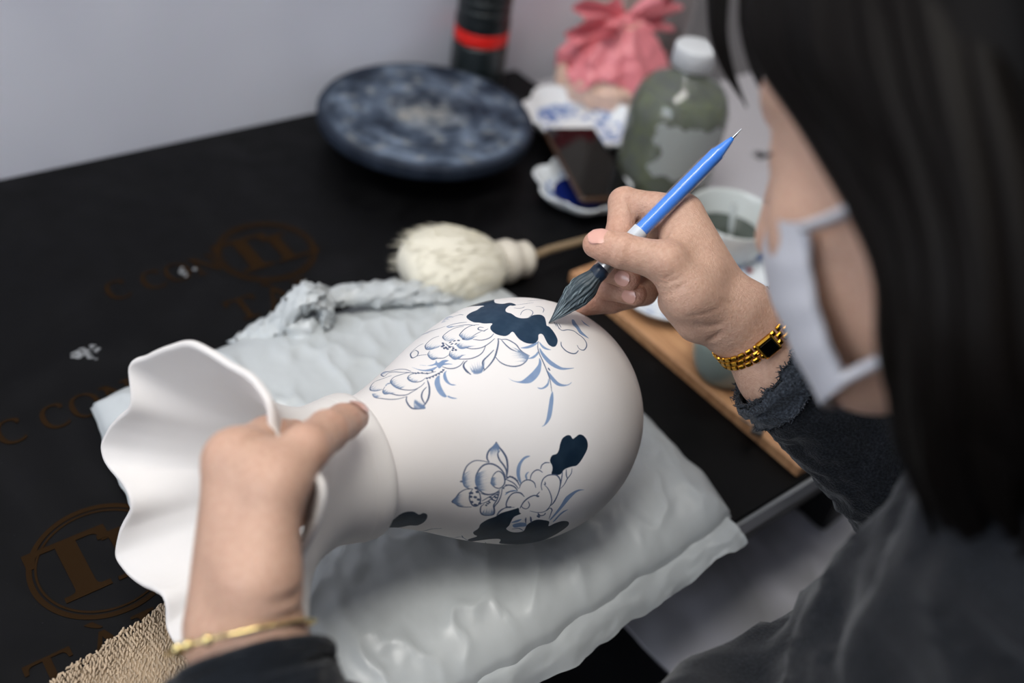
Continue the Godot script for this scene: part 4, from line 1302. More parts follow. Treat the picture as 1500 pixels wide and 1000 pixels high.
func build_brushes() -> void:
	# round wash brush of white goat hair lying on the table
	var o := thing("mop_brush", "round mop brush of white goat hair lying behind the cushion", "brush", Vector3.ZERO)
	var ball: Vector3 = Vector3(0.47588, 0.78000, -0.57800)
	var neck: Vector3 = Vector3(0.53038, 0.77000, -0.56910)
	var tail: Vector3 = Vector3(0.69531, 0.76000, -0.56537)
	var hair := mat(Color(0.90, 0.88, 0.81), 0.9)
	hair.rim_enabled = true
	hair.rim = 0.5
	var d := (neck - ball)
	d.y *= 0.5
	d = d.normalized()
	var side := d.cross(Vector3.UP).normalized()
	var up := side.cross(d)
	var head := []
	for i in 29:
		var u := i / 28.0
		var r := 0.047 * pow(sin(PI * pow(clampf(0.04 + u * 0.86, 0.0, 1.0), 0.86)), 0.62)
		var row := PackedVector3Array()
		for c in 72:
			var a := TAU * c / 72
			var rag := 1.0 + 0.014 * noise.get_noise_3d(cos(a) * 9, sin(a) * 9, u * 2.0) + 0.006 * sin(a * 31 + u * 5)
			row.append(ball + d * (-0.050 + 0.098 * u) + (side * cos(a) * r + up * sin(a) * r * 0.62) * rag)
		head.append(row)
	var p := Pile.new()
	p.rows(head, true, true)
	part("hair_head", made(p), hair, o)
	var tuft := Pile.new()
	var rng := RandomNumberGenerator.new()
	rng.seed = 4
	for k in 500:
		var i := rng.randi_range(2, 25)
		var c := rng.randi_range(0, 71)
		var q: Vector3 = head[i][c]
		var n := (q - (ball + d * (-0.050 + 0.098 * i / 28.0))).normalized()
		var tip := q + n * rng.randf_range(0.001, 0.004) - d * rng.randf_range(0.006, 0.014)
		tuft.rows(tube_rows([q + d * 0.004 - n * 0.001, q.lerp(tip, 0.5) + n * 0.001, tip], [0.0004, 0.0004, 0.0001], 3), true)
	part("loose_hairs", made(tuft, false), hair, o).set_meta("kind", "stuff")
	var bone := mat(Color(0.85, 0.82, 0.76), 0.4)
	var f := []
	for q in [[-0.012, 0.018], [-0.008, 0.0205], [0.0, 0.0215], [0.006, 0.0195], [0.010, 0.0165], [0.016, 0.0175], [0.021, 0.0175], [0.025, 0.014], [0.027, 0.006]]:
		f.append([neck + d * (q[0] + 0.004), q[1]])
	part("ferrule", tube(f.map(func(q): return q[0]), f.map(func(q): return q[1]), 40), bone, o)
	part("handle", tube([neck + d * 0.026, neck.lerp(tail, 0.35), tail], [0.0045, 0.0040, 0.0036], 16), mat(Color(0.55, 0.47, 0.36), 0.5), o)

	# the pen brush in her hand: bristles on one end, a blue refill barrel on the other
	var b := thing("pen_brush", "slim brush with a blue barrel held in the painting hand", "brush", Vector3.ZERO)
	var tip: Vector3 = Vector3(0.36247, 0.93277, -0.33779)
	var end: Vector3 = Vector3(0.49304, 1.04543, -0.33255)
	var ax := (end - tip).normalized()
	var total := (end - tip).length()
	var at := func(t: float) -> Vector3: return tip + ax * t
	var bristle := mat(Color(0.225, 0.275, 0.30), 0.45)
	var bp := Pile.new()
	var br := []
	for i in 25:
		var u := i / 24.0
		var r := 0.0003 + 0.0079 * pow(sin(PI * pow(u * 0.80 + 0.0, 1.25)), 0.9)
		if u > 0.80:
			r = lerpf(r, 0.0054, (u - 0.80) / 0.2)
		var row := tube_rows([at.call(0.043 * u), at.call(0.043 * u + 0.001)], [r, r], 72)[0] as PackedVector3Array
		var c: Vector3 = at.call(0.043 * u)
		for k in 72:
			row[k] = c + (row[k] - c) * (1.0 + 0.10 * sin(k * TAU / 72 * 17 + 2.0 * sin(u * 5)) * sin(PI * u) + 0.07 * noise.get_noise_2d(k * 2.7, u * 3.0)) + ax * 0.0016 * noise.get_noise_2d(k * 3.0, 9.0) * u
		br.append(row)
	bp.rows(br, true, true)
	part("bristles", made(bp), bristle, b)
	var bristle_lines := Pile.new()
	var rg := RandomNumberGenerator.new()
	rg.seed = 77
	for k in 130:
		var u0 := rg.randf_range(0.25, 0.8)
		var c := rg.randi_range(0, 71)
		var path := []
		for q in 5:
			var i := clampi(int((u0 - q * 0.05) * 24), 0, 24)
			var mid: Vector3 = at.call(0.043 * i / 24.0)
			path.append(mid + (br[i][(c + q / 3) % 72] - mid) * 1.015)
		bristle_lines.rows(tube_rows(path, [0.0001, 0.00026, 0.00026, 0.00018, 0.00005], 4), true)
	part("dry_hairs", made(bristle_lines, false), mat(Color(0.52, 0.58, 0.60), 0.5), b).set_meta("kind", "stuff")
	var stack := func(called: String, prof: Array, m: Material) -> void:
		part(called, tube(prof.map(func(q): return at.call(q[0])), prof.map(func(q): return q[1]), 40), m, b)
	stack.call("dark_ferrule", [[0.041, 0.0050], [0.0415, 0.0056], [0.046, 0.0058], [0.0475, 0.0054], [0.049, 0.0050], [0.0495, 0.0042]], mat(Color(0.13, 0.19, 0.26), 0.3))
	stack.call("silver_ferrule", [[0.0490, 0.0042], [0.0492, 0.0052], [0.053, 0.0054], [0.0535, 0.0051], [0.062, 0.0053], [0.0632, 0.0050]], mat(Color(0.66, 0.65, 0.63), 0.32, 0.85))
	var frosted := mat(Color(0.80, 0.83, 0.86), 0.35)
	stack.call("grip_sleeve", [[0.0630, 0.0046], [0.0632, 0.0054], [0.083, 0.0055], [0.0832, 0.0046]], frosted)
	stack.call("blue_ink", [[0.080, 0.0038], [0.0802, 0.0046], [total - 0.0215, 0.0046], [total - 0.021, 0.0040], [total - 0.012, 0.0022], [total - 0.008, 0.0013], [total - 0.0078, 0.0004]], mat(Color(0.02, 0.50, 0.93), 0.4))
	var clear := mat(Color(0.92, 0.95, 1.0, 0.06), 0.15)
	clear.transparency = BaseMaterial3D.TRANSPARENCY_ALPHA
	stack.call("clear_barrel", [[0.0825, 0.0050], [0.083, 0.0056], [total - 0.030, 0.0055], [total - 0.0295, 0.0050], [total - 0.020, 0.0049], [total - 0.0195, 0.0043], [total - 0.010, 0.0024], [total - 0.009, 0.0012]], clear)
	stack.call("steel_tip", [[total - 0.0095, 0.0009], [total - 0.005, 0.0008], [total - 0.0035, 0.0005], [total, 0.0003]], mat(Color(0.7, 0.72, 0.75), 0.25, 0.9))


# ------------------------------------------------------------------ knitted rag at the lower left

func build_cloth() -> void:
	var o := thing("beige_rag", "beige looped cotton rag with a frayed edge on the table by the bangled wrist", "rag", Vector3(0.11682, 0.75000, -0.38596))
	var a: Vector3 = Vector3(0.11682, 0.75000, -0.38596)
	var b: Vector3 = Vector3(0.04458, 0.75000, -0.37091)
	var u := (a - b).normalized()
	var w := u.cross(Vector3.UP)
	if w.z < 0:
		w = -w
	var weave := triplanar(mat(Color(0.66, 0.58, 0.48), 0.95), 30.0)
	weave.rim_enabled = true
	weave.rim = 0.3
	var rng := RandomNumberGenerator.new()
	rng.seed = 6
	var sheet := Pile.new()
	var rows := []
	for i in 31:
		var row := PackedVector3Array()
		for j in 61:
			var s := lerpf(-0.19, 0.035, j / 60.0)
			var t := i / 30.0 * 0.13
			var wob := 0.0035 * noise.get_noise_1d(s * 90.0) + 0.002 * noise.get_noise_1d(s * 300.0 + 40.0)
			row.append(u * s + w * (t + wob * (1.0 - i / 30.0)) + Vector3.UP * (0.0065 * (1.0 - pow(absf(2.0 * i / 30.0 - 1.0), 8.0)) + 0.001))
		rows.append(row)
	sheet.rows(rows, false)
	var under := []
	for row in rows:
		var r := PackedVector3Array()
		for q in row:
			r.append(Vector3(q.x, 0.0004, q.z))
		under.append(r)
	sheet.rows(under, false)
	sheet.rows([rows[0], under[0]], false)
	part("backing", made(sheet, false), weave, o)
	# loops of yarn standing on the backing, in rows
	var grain := tube([Vector3(-0.0014, 0, 0), Vector3(-0.0008, 0.0007, 0), Vector3(0.0008, 0.0007, 0), Vector3(0.0014, 0, 0)], [0.00035, 0.00055, 0.00055, 0.00035], 6)
	var mm := MultiMesh.new()
	mm.transform_format = MultiMesh.TRANSFORM_3D
	mm.use_colors = true
	mm.mesh = grain
	var places := []
	for i in 62:
		for j in 92:
			var s := lerpf(-0.188, 0.033, j / 91.0) + rng.randfn() * 0.0003
			var t := i / 61.0 * 0.125 + rng.randfn() * 0.0003 + 0.003 * noise.get_noise_1d(s * 90.0)
			var turn := Basis(Vector3.UP, 0.9 + rng.randfn() * 0.25 + atan2(-u.z, u.x))
			places.append(Transform3D(turn.scaled(Vector3.ONE * rng.randf_range(0.9, 1.35)), u * s + w * t + Vector3.UP * (0.0068 + rng.randf_range(0.0, 0.0006))))
	for k in 420:
		# the frayed border
		var s := rng.randf_range(-0.19, 0.035)
		places.append(Transform3D(Basis(Vector3.UP, rng.randf() * TAU).rotated(Vector3.RIGHT, rng.randf_range(-0.7, 0.7)).scaled(Vector3.ONE * rng.randf_range(0.9, 1.5)), u * s + w * (0.0035 * noise.get_noise_1d(s * 90.0) + rng.randf_range(-0.0022, 0.001)) + Vector3.UP * rng.randf_range(0.001, 0.0065)))
	mm.instance_count = places.size()
	for i in places.size():
		mm.set_instance_transform(i, places[i])
		var g := rng.randf_range(0.75, 1.1)
		mm.set_instance_color(i, Color(g, g, g))
	var yarn := mat(Color(0.74, 0.66, 0.56), 0.95)
	yarn.vertex_color_use_as_albedo = true
	var mi := MultiMeshInstance3D.new()
	mi.name = "yarn_loops"
	mi.multimesh = mm
	mi.material_override = yarn
	mi.set_meta("kind", "stuff")
	o.add_child(mi, true)


# ------------------------------------------------------------------ the painter

class Field:
	# a block of space that holds the distance to a soft body made of tapered limbs
	var lo: Vector3
	var h: float
	var nx: int
	var ny: int
	var nz: int
	var f := PackedFloat32Array()

	func _init(a: Vector3, b: Vector3, cell: float) -> void:
		lo = a
		h = cell
		nx = int(ceil((b.x - a.x) / cell)) + 1
		ny = int(ceil((b.y - a.y) / cell)) + 1
		nz = int(ceil((b.z - a.z) / cell)) + 1
		f.resize(nx * ny * nz)
		f.fill(1.0)

	func range_of(a: Vector3, b: Vector3, pad: float) -> Array:
		var p := (a.min(b) - Vector3.ONE * pad - lo) / h
		var q := (a.max(b) + Vector3.ONE * pad - lo) / h
		return [clampi(int(floor(p.x)), 0, nx - 1), clampi(int(ceil(q.x)), 0, nx - 1), clampi(int(floor(p.y)), 0, ny - 1), clampi(int(ceil(q.y)), 0, ny - 1), clampi(int(floor(p.z)), 0, nz - 1), clampi(int(ceil(q.z)), 0, nz - 1)]

	func limb(a: Vector3, b: Vector3, ra: float, rb: float, k := 0.006) -> void:
		var w := range_of(a, b, maxf(ra, rb) + k + 3.0 * h)
		var d := b - a
		var l2 := maxf(d.length_squared(), 1e-10)
		for z in range(w[4], w[5] + 1):
			for y in range(w[2], w[3] + 1):
				var at := (z * ny + y) * nx
				for x in range(w[0], w[1] + 1):
					var q := lo + Vector3(x, y, z) * h - a
					var t := clampf(q.dot(d) / l2, 0.0, 1.0)
					var v := (q - d * t).length() - ra - (rb - ra) * t
					var o := f[at + x]
					var e := k - absf(v - o)
					f[at + x] = minf(v, o) - (e * e / (4.0 * k) if e > 0.0 else 0.0)

	func egg(mid: Vector3, axes: Basis, radii: Vector3, k := 0.006) -> void:
		# an ellipsoid along the given axes
		var big := maxf(radii.x, maxf(radii.y, radii.z))
		var small := minf(radii.x, minf(radii.y, radii.z))
		var w := range_of(mid, mid, big + k + 3.0 * h)
		var inv := axes.transposed()
		for z in range(w[4], w[5] + 1):
			for y in range(w[2], w[3] + 1):
				var at := (z * ny + y) * nx
				for x in range(w[0], w[1] + 1):
					var q := inv * (lo + Vector3(x, y, z) * h - mid)
					var n := (q / radii).length()
					var g := (q / (radii * radii)).length()
					var v := n * (n - 1.0) / g if g > 1e-6 else -small
					var o := f[at + x]
					var e := k - absf(v - o)
					f[at + x] = minf(v, o) - (e * e / (4.0 * k) if e > 0.0 else 0.0)

	func blank() -> Field:
		var o := Field.new(lo, lo + Vector3.ONE * h, h)
		o.nx = nx
		o.ny = ny
		o.nz = nz
		o.f.resize(f.size())
		o.f.fill(1.0)
		return o

	# joins another field softly to "root", and keeps it apart from everything else
	func join(finger: Field, root: PackedFloat32Array, k: float, a: Vector3, b: Vector3, pad: float) -> void:
		var w := range_of(a, b, pad)
		for z in range(w[4], w[5] + 1):
			for y in range(w[2], w[3] + 1):
				var at := (z * ny + y) * nx
				for x in range(w[0], w[1] + 1):
					var v := finger.f[at + x]
					var o := root[at + x]
					var e := k - absf(v - o)
					var m := minf(v, o) - (e * e / (4.0 * k) if e > 0.0 else 0.0)
					f[at + x] = minf(f[at + x], m)

	func mesh_into(p: Pile, tone: Callable) -> void:
		# surface nets: one vertex in each crossed cell, one quad round each crossed edge
		var index := {}
		var first := p.v.size()
		var sx := 1
		var sy := nx
		var sz := nx * ny
		var corner := [0, sx, sy, sx + sy, sz, sx + sz, sy + sz, sx + sy + sz]
		var off := [Vector3(0, 0, 0), Vector3(1, 0, 0), Vector3(0, 1, 0), Vector3(1, 1, 0), Vector3(0, 0, 1), Vector3(1, 0, 1), Vector3(0, 1, 1), Vector3(1, 1, 1)]
		var edges := [[0, 1], [2, 3], [4, 5], [6, 7], [0, 2], [1, 3], [4, 6], [5, 7], [0, 4], [1, 5], [2, 6], [3, 7]]
		var far := 2.5 * h
		for z in nz - 1:
			for y in ny - 1:
				var row := (z * ny + y) * nx
				for x in nx - 1:
					var i := row + x
					if absf(f[i]) > far:
						continue
					var inside := 0
					for c in corner:
						if f[i + c] < 0.0:
							inside += 1
					if inside == 0 or inside == 8:
						continue
					var sum := Vector3.ZERO
					var n := 0
					for e in edges:
						var a := f[i + corner[e[0]]]
						var b := f[i + corner[e[1]]]
						if (a < 0.0) != (b < 0.0):
							sum += (off[e[0]] as Vector3).lerp(off[e[1]], a / (a - b))
							n += 1
					index[i] = p.v.size()
					var at := lo + (Vector3(x, y, z) + sum / n) * h
					p.v.append(at)
					p.c.append(tone.call(at))
		for i in index:
			for q in [[sx, sy, sz], [sy, sz, sx], [sz, sx, sy]]:
				var e: int = i + q[0]
				if e >= f.size() or (f[i] < 0.0) == (f[e] < 0.0):
					continue
				var a = index.get(i)
				var b = index.get(i - q[1])
				var c = index.get(i - q[1] - q[2])
				var d = index.get(i - q[2])
				if b == null or c == null or d == null:
					continue
				if f[i] < 0.0:
					p.t.append_array([a, c, b, a, d, c])
				else:
					p.t.append_array([a, b, c, a, c, d])


func chain(field: Field, root: PackedFloat32Array, joints: Array, k_root := 0.007) -> void:
	# a finger: joints of [place, radius] from knuckle to tip
	var g := field.blank()
	var lo: Vector3 = joints[0][0]
	var hi := lo
	for i in joints.size() - 1:
		g.limb(joints[i][0], joints[i + 1][0], joints[i][1], joints[i + 1][1], 0.0022)
		lo = lo.min(joints[i + 1][0])
		hi = hi.max(joints[i + 1][0])
	field.join(g, root, k_root, lo, hi, 0.03)


const SKIN_FINE := 0.0014

# The painting hand: thumb and index finger close on the pen, the others curl beneath, the little finger rests on the vase.
const R_WRIST := Vector3(0.46469, 0.94792, -0.26874)
const R_ELBOW := Vector3(0.56471, 0.82393, -0.07820)
const R_THUMB := [[Vector3(0.43173, 0.96513, -0.28857), 0.0150], [Vector3(0.42166, 0.98169, -0.30711), 0.0122], [Vector3(0.40364, 0.98241, -0.32850), 0.0108], [Vector3(0.39839, 0.98188, -0.33672), 0.0102], [Vector3(0.39471, 0.98076, -0.34269), 0.0085]]
const R_INDEX := [[Vector3(0.46121, 0.99044, -0.33365), 0.0122], [Vector3(0.44983, 0.98829, -0.34782), 0.0108], [Vector3(0.43566, 0.98787, -0.36314), 0.0102], [Vector3(0.42257, 0.97810, -0.34975), 0.0088], [Vector3(0.40997, 0.97096, -0.34360), 0.0078]]
const R_MIDDLE := [[Vector3(0.46500, 0.97209, -0.34122), 0.0120], [Vector3(0.42971, 0.95388, -0.35811), 0.0098], [Vector3(0.41599, 0.95282, -0.34464), 0.0086], [Vector3(0.41933, 0.95395, -0.32982), 0.0078]]
const R_RING := [[Vector3(0.46921, 0.95411, -0.34516), 0.0112], [Vector3(0.43075, 0.93551, -0.35919), 0.0092], [Vector3(0.42067, 0.93539, -0.34510), 0.0084], [Vector3(0.42610, 0.94100, -0.32616), 0.0076]]
const R_LITTLE := [[Vector3(0.47241, 0.93596, -0.34621), 0.0102], [Vector3(0.45277, 0.92340, -0.33965), 0.0090], [Vector3(0.42928, 0.91916, -0.34677), 0.0082], [Vector3(0.40920, 0.91717, -0.35500), 0.0074]]

# The steadying hand: the thumb lies on the vase's neck, the fingers go inside its mouth.
const L_WRIST := Vector3(0.10634, 0.90625, -0.24182)
const L_ELBOW := Vector3(0.37785, 0.82601, -0.07743)
const L_THUMB := [[Vector3(0.11964, 0.93811, -0.25363), 0.0158], [Vector3(0.14158, 0.96611, -0.27990), 0.0130], [Vector3(0.16313, 0.96736, -0.29138), 0.0120], [Vector3(0.18377, 0.95611, -0.30549), 0.0106], [Vector3(0.19976, 0.94457, -0.31647), 0.0098], [Vector3(0.21063, 0.93637, -0.32360), 0.0084]]
const L_INDEX := [[Vector3(0.13205, 0.96446, -0.30388), 0.0132], [Vector3(0.15917, 0.94869, -0.32277), 0.0108], [Vector3(0.17856, 0.93036, -0.33155), 0.0090], [Vector3(0.18854, 0.91823, -0.33305), 0.0078]]
const L_MIDDLE := [[Vector3(0.13411, 0.94224, -0.31226), 0.0130], [Vector3(0.16339, 0.92342, -0.32725), 0.0106], [Vector3(0.17638, 0.90809, -0.32751), 0.0088], [Vector3(0.18245, 0.89994, -0.32473), 0.0078]]
const L_RING := [[Vector3(0.13600, 0.92022, -0.31737), 0.0122], [Vector3(0.16188, 0.90295, -0.32651), 0.0100], [Vector3(0.17213, 0.88967, -0.32272), 0.0084], [Vector3(0.17462, 0.88306, -0.31795), 0.0074]]
const L_LITTLE := [[Vector3(0.13679, 0.90169, -0.31668), 0.0112], [Vector3(0.15718, 0.88542, -0.31955), 0.0090], [Vector3(0.16371, 0.87474, -0.31332), 0.0078], [Vector3(0.16419, 0.86974, -0.30875), 0.0068]]

const HEAD := Vector3(0.38604, 1.15891, -0.15169)
const HEAD_F := Vector3(-0.13358, -0.62195, -0.77158)
const HEAD_U := Vector3(0.19097, 0.74483, -0.63934)
const NECK_BASE := Vector3(0.455, 1.035, 0.010)
const SHOULDER_L := Vector3(0.36125, 1.03750, -0.03214)
const SHOULDER_R := Vector3(0.640, 1.005, 0.030)
const HIPS := Vector3(0.640, 0.50, 0.20)


func skin_tone(at: Vector3) -> Color:
	# warm skin, redder at knuckles and finger ends
	var c := Color(0.635, 0.415, 0.308)
	var warm := 0.0
	for list in [R_THUMB, R_INDEX, R_MIDDLE, R_RING, R_LITTLE, L_THUMB, L_INDEX]:
		for i in list.size():
			var d := at.distance_to(list[i][0])
			var reach := 0.021 if i == list.size() - 1 else 0.016
			if d < reach:
				warm = maxf(warm, (1.0 - d / reach) * (0.9 if i >= list.size() - 2 else 0.6))
	var n := noise.get_noise_3d(at.x * 45.0, at.y * 45.0, at.z * 45.0)
	return Color(c.r * (1.0 + 0.05 * n), c.g * (1.0 - 0.20 * warm + 0.06 * n), c.b * (1.0 - 0.22 * warm + 0.06 * n))


func nail(finger: Array, out: Vector3, width: float, length: float, parent: Node3D, m: Material, back := 0.0) -> void:
	# a curved plate lying on the last joint, facing "out"
	var tip: Vector3 = finger[-1][0]
	var d: Vector3 = (tip - finger[-2][0]).normalized()
	out = (out - d * out.dot(d)).normalized()
	var side := d.cross(out)
	var r: float = finger[-1][1]
	var back_r: float = finger[-2][1]
	var gap: float = (tip - finger[-2][0]).length()
	var p := Pile.new()
	var g := []
	for i in 9:
		var u := i / 8.0
		var row := PackedVector3Array()
		var half := width * 0.5 * sqrt(maxf(1.0 - pow(absf(2.0 * u - 1.0), 3.0), 0.04))
		for j in 11:
			var a := (j / 10.0 - 0.5) * 2.0
			var x := a * half
			var here := r + (back_r - r) * clampf((1.0 - u) * length / gap, 0.0, 1.0)
			var rise := sqrt(maxf(here * here - x * x * 0.85, 0.0))
			row.append(tip + d * (r * 0.55 - back + (u - 1.0) * length) + side * x + out * (rise + 0.0012 - 0.0014 * u * u - 0.0010 * (1.0 - u)))
		g.append(row)
	p.rows(g, false)
	var low := []
	for row in g:
		var q := PackedVector3Array()
		for v in row:
			q.append(v - out * 0.0012)
		low.append(q)
	p.rows(low, false)
	p.rows([g[8], low[8]], false)
	part("fingernail", made(p, false), m, parent)


func build_person() -> void:
	var o := thing("person", "person with long dark hair and white face mask bending over the vase, in charcoal knitwear", "person", Vector3.ZERO)
	var skin := mat(Color.WHITE, 0.46)
	skin.vertex_color_use_as_albedo = true
	skin.uv1_triplanar = true
	skin.uv1_scale = Vector3.ONE * 22.0
	skin.albedo_texture = M.skin_tex
	skin.metallic_specular = 0.42
	skin.subsurf_scatter_enabled = true
	skin.subsurf_scatter_strength = 0.06
	bump(skin, noise_tex(0.07, 43, Color.BLACK, Color.WHITE, 512, 4, FastNoiseLite.TYPE_CELLULAR), 0.045)
	var p := Pile.new()
	right_hand(p)
	left_hand(p)
	head_and_trunk(p)
	part("body", made(p, false, true), skin, o)
	var nails := mat(Color(0.86, 0.66, 0.60), 0.25)
	nail(R_THUMB, Vector3(-0.23457, 0.95845, 0.16233), 0.0125, 0.0135, o, nails)
	nail(R_MIDDLE, Vector3(-0.57220, 0.34612, 0.74350), 0.0095, 0.0105, o, nails)
	nail(R_RING, Vector3(-0.57220, 0.34612, 0.74350), 0.0092, 0.0100, o, nails)
	nail(R_INDEX, Vector3(-0.44682, 0.44835, -0.77417), 0.0100, 0.0110, o, nails)
	nail(R_LITTLE, Vector3(0.42203, 0.59291, -0.68582), 0.0085, 0.0095, o, nails)
	nail(L_THUMB, Vector3(-0.00694, 0.98105, 0.19365), 0.0120, 0.0130, o, nails)
	clothes(o)
	hair(o)
	face_things(o)


func right_hand(p: Pile) -> void:
	var lo: Vector3 = R_WRIST
	var hi := lo
	for list in [R_THUMB, R_INDEX, R_MIDDLE, R_RING, R_LITTLE]:
		for q in list:
			lo = lo.min(q[0])
			hi = hi.max(q[0])
	var arm_end: Vector3 = R_WRIST.lerp(R_ELBOW, 0.34)
	lo = lo.min(arm_end)
	hi = hi.max(arm_end)
	var f := Field.new(lo - Vector3.ONE * 0.035, hi + Vector3.ONE * 0.035, SKIN_FINE)
	var k := 0.010
	# wrist and forearm: two bones side by side
	var w1 := Vector3(0.45990, 0.94412, -0.26712)
	var w2 := Vector3(0.47198, 0.95310, -0.26954)
	var m1 := Vector3(0.47131, 0.91900, -0.23710)
	var m2 := Vector3(0.48407, 0.92626, -0.23681)
	f.limb(w1, m1, 0.0172, 0.0188, k)
	f.limb(w2, m2, 0.0172, 0.0188, k)
	f.limb(m1, arm_end + (w1 - R_WRIST), 0.0188, 0.0235, k)
	f.limb(m2, arm_end + (w2 - R_WRIST), 0.0188, 0.0235, k)
	# back of the hand: a bone to each knuckle
	f.limb(Vector3(0.46407, 0.95331, -0.27575), R_INDEX[0][0], 0.0150, 0.0118, k)
	f.limb(Vector3(0.47027, 0.94652, -0.27629), R_MIDDLE[0][0], 0.0150, 0.0118, k)
	f.limb(Vector3(0.47351, 0.93727, -0.27683), R_RING[0][0], 0.0145, 0.0112, k)
	f.limb(Vector3(0.47298, 0.92839, -0.27785), R_LITTLE[0][0], 0.0145, 0.0105, k)
	f.limb(Vector3(0.46049, 0.93702, -0.27466), Vector3(0.45672, 0.93587, -0.31011), 0.0165, 0.0135, k)
	# ball of the thumb and the web towards the index finger
	f.limb(Vector3(0.45402, 0.94841, -0.27066), R_THUMB[0][0], 0.0175, 0.0160, k)
	f.limb(R_THUMB[0][0], R_THUMB[1][0], 0.0160, 0.0122, k)
	f.limb(Vector3(0.43923, 0.94634, -0.28279), Vector3(0.43482, 0.95189, -0.29923), 0.0150, 0.0125, 0.008)
	f.limb(Vector3(0.44914, 0.97084, -0.29655), Vector3(0.45649, 0.98423, -0.32357), 0.0150, 0.0120, k)
	f.limb(Vector3(0.43682, 0.98039, -0.31267), Vector3(0.44859, 0.98199, -0.32503), 0.0105, 0.0105, k)
	var root := f.f.duplicate()
	chain(f, root, R_THUMB.slice(1), 0.006)
	chain(f, root, R_INDEX, 0.005)
	chain(f, root, R_MIDDLE, 0.005)
	chain(f, root, R_RING, 0.005)
	chain(f, root, R_LITTLE, 0.005)
	creases(f, [[R_THUMB[2][0], R_THUMB[1][0], 0.0105], [R_INDEX[2][0], R_INDEX[1][0], 0.010]])
	# lines of the skin: index joint, base of the thumb, heel of the hand, wrist
	for q in [[[Vector3(0.43126, 0.99781, -0.36089), Vector3(0.43107, 0.99261, -0.35307), Vector3(0.43038, 0.98639, -0.34636)], 0.0011, 0.0022], [[Vector3(0.42677, 0.95999, -0.28001), Vector3(0.43566, 0.95590, -0.27560), Vector3(0.44379, 0.95593, -0.27128)], 0.0010, 0.0028], [[Vector3(0.43562, 0.94298, -0.26949), Vector3(0.43759, 0.94704, -0.26685), Vector3(0.44103, 0.95241, -0.26615)], 0.0015, 0.0030], [[Vector3(0.41697, 0.96175, -0.30096), Vector3(0.41575, 0.97121, -0.29132), Vector3(0.42231, 0.97685, -0.28603)], 0.0008, 0.0022], [[Vector3(0.41030, 0.97350, -0.30309), Vector3(0.41487, 0.97643, -0.29653), Vector3(0.42178, 0.98140, -0.29194)], 0.0007, 0.0020], [[Vector3(0.40928, 0.97833, -0.30431), Vector3(0.41520, 0.97940, -0.29974), Vector3(0.42047, 0.98406, -0.29640)], 0.0006, 0.0018], [[Vector3(0.41429, 0.96918, -0.29954), Vector3(0.41777, 0.97462, -0.29153), Vector3(0.42624, 0.98046, -0.28644)], 0.0006, 0.0018], [[Vector3(0.41950, 0.96103, -0.28842), Vector3(0.42812, 0.96403, -0.27980), Vector3(0.43843, 0.96505, -0.27451)], 0.0006, 0.0022], [[Vector3(0.44194, 0.99199, -0.32506), Vector3(0.43614, 0.98776, -0.32209), Vector3(0.42942, 0.98579, -0.32270)], 0.0010, 0.0025], [[Vector3(0.44418, 0.99059, -0.32119), Vector3(0.43744, 0.98851, -0.31619), Vector3(0.42927, 0.98742, -0.31377)], 0.0007, 0.0020], [[Vector3(0.39744, 0.99210, -0.32864), Vector3(0.39529, 0.98900, -0.32341), Vector3(0.39351, 0.98268, -0.32133)], 0.0007, 0.0016], [[Vector3(0.40000, 0.99314, -0.32735), Vector3(0.39804, 0.98979, -0.32163), Vector3(0.39646, 0.98321, -0.31906)], 0.0006, 0.0014], [[Vector3(0.40243, 0.99387, -0.32582), Vector3(0.40033, 0.99020, -0.31987), Vector3(0.39850, 0.98300, -0.31680)], 0.0006, 0.0014], [[Vector3(0.43723, 0.96660, -0.27754), Vector3(0.44493, 0.96420, -0.27077), Vector3(0.45453, 0.96319, -0.26562)], 0.0005, 0.0030]]:
		groove(f, q[0], q[1], q[2])
	f.mesh_into(p, skin_tone)


func snap(f: Field, p: Vector3) -> Vector3:
	# the nearest place on the skin
	for k in 6:
		var g := Vector3.ZERO
		var c := ((p - f.lo) / f.h).round()
		var x := clampi(int(c.x), 1, f.nx - 2)
		var y := clampi(int(c.y), 1, f.ny - 2)
		var z := clampi(int(c.z), 1, f.nz - 2)
		var i := (z * f.ny + y) * f.nx + x
		g = Vector3(f.f[i + 1] - f.f[i - 1], f.f[i + f.nx] - f.f[i - f.nx], f.f[i + f.nx * f.ny] - f.f[i - f.nx * f.ny])
		if f.f[i] > 0.5 or g.length() < 1e-6:
			break
		p -= g.normalized() * f.f[i] * 0.8
	return p


func groove(f: Field, pts: Array, depth: float, width: float) -> void:
	var path := smooth_path(pts.map(func(q): return snap(f, q)), 4)
	var done := {}
	for i in path.size() - 1:
		var a: Vector3 = path[i]
		var b: Vector3 = path[i + 1]
		var w := f.range_of(a, b, width)
		var d := b - a
		for z in range(w[4], w[5] + 1):
			for y in range(w[2], w[3] + 1):
				for x in range(w[0], w[1] + 1):
					var q := f.lo + Vector3(x, y, z) * f.h - a
					var t := clampf(q.dot(d) / maxf(d.length_squared(), 1e-10), 0.0, 1.0)
					var m := (q - d * t).length() / width
					if m < 1.0:
						var at := (z * f.ny + y) * f.nx + x
						var fade := sin(PI * clampf((i + t) / (path.size() - 1), 0.06, 0.94))
						done[at] = maxf(done.get(at, 0.0), depth * (1.0 - m * m) * fade)
	for at in done:
		f.f[at] += done[at]


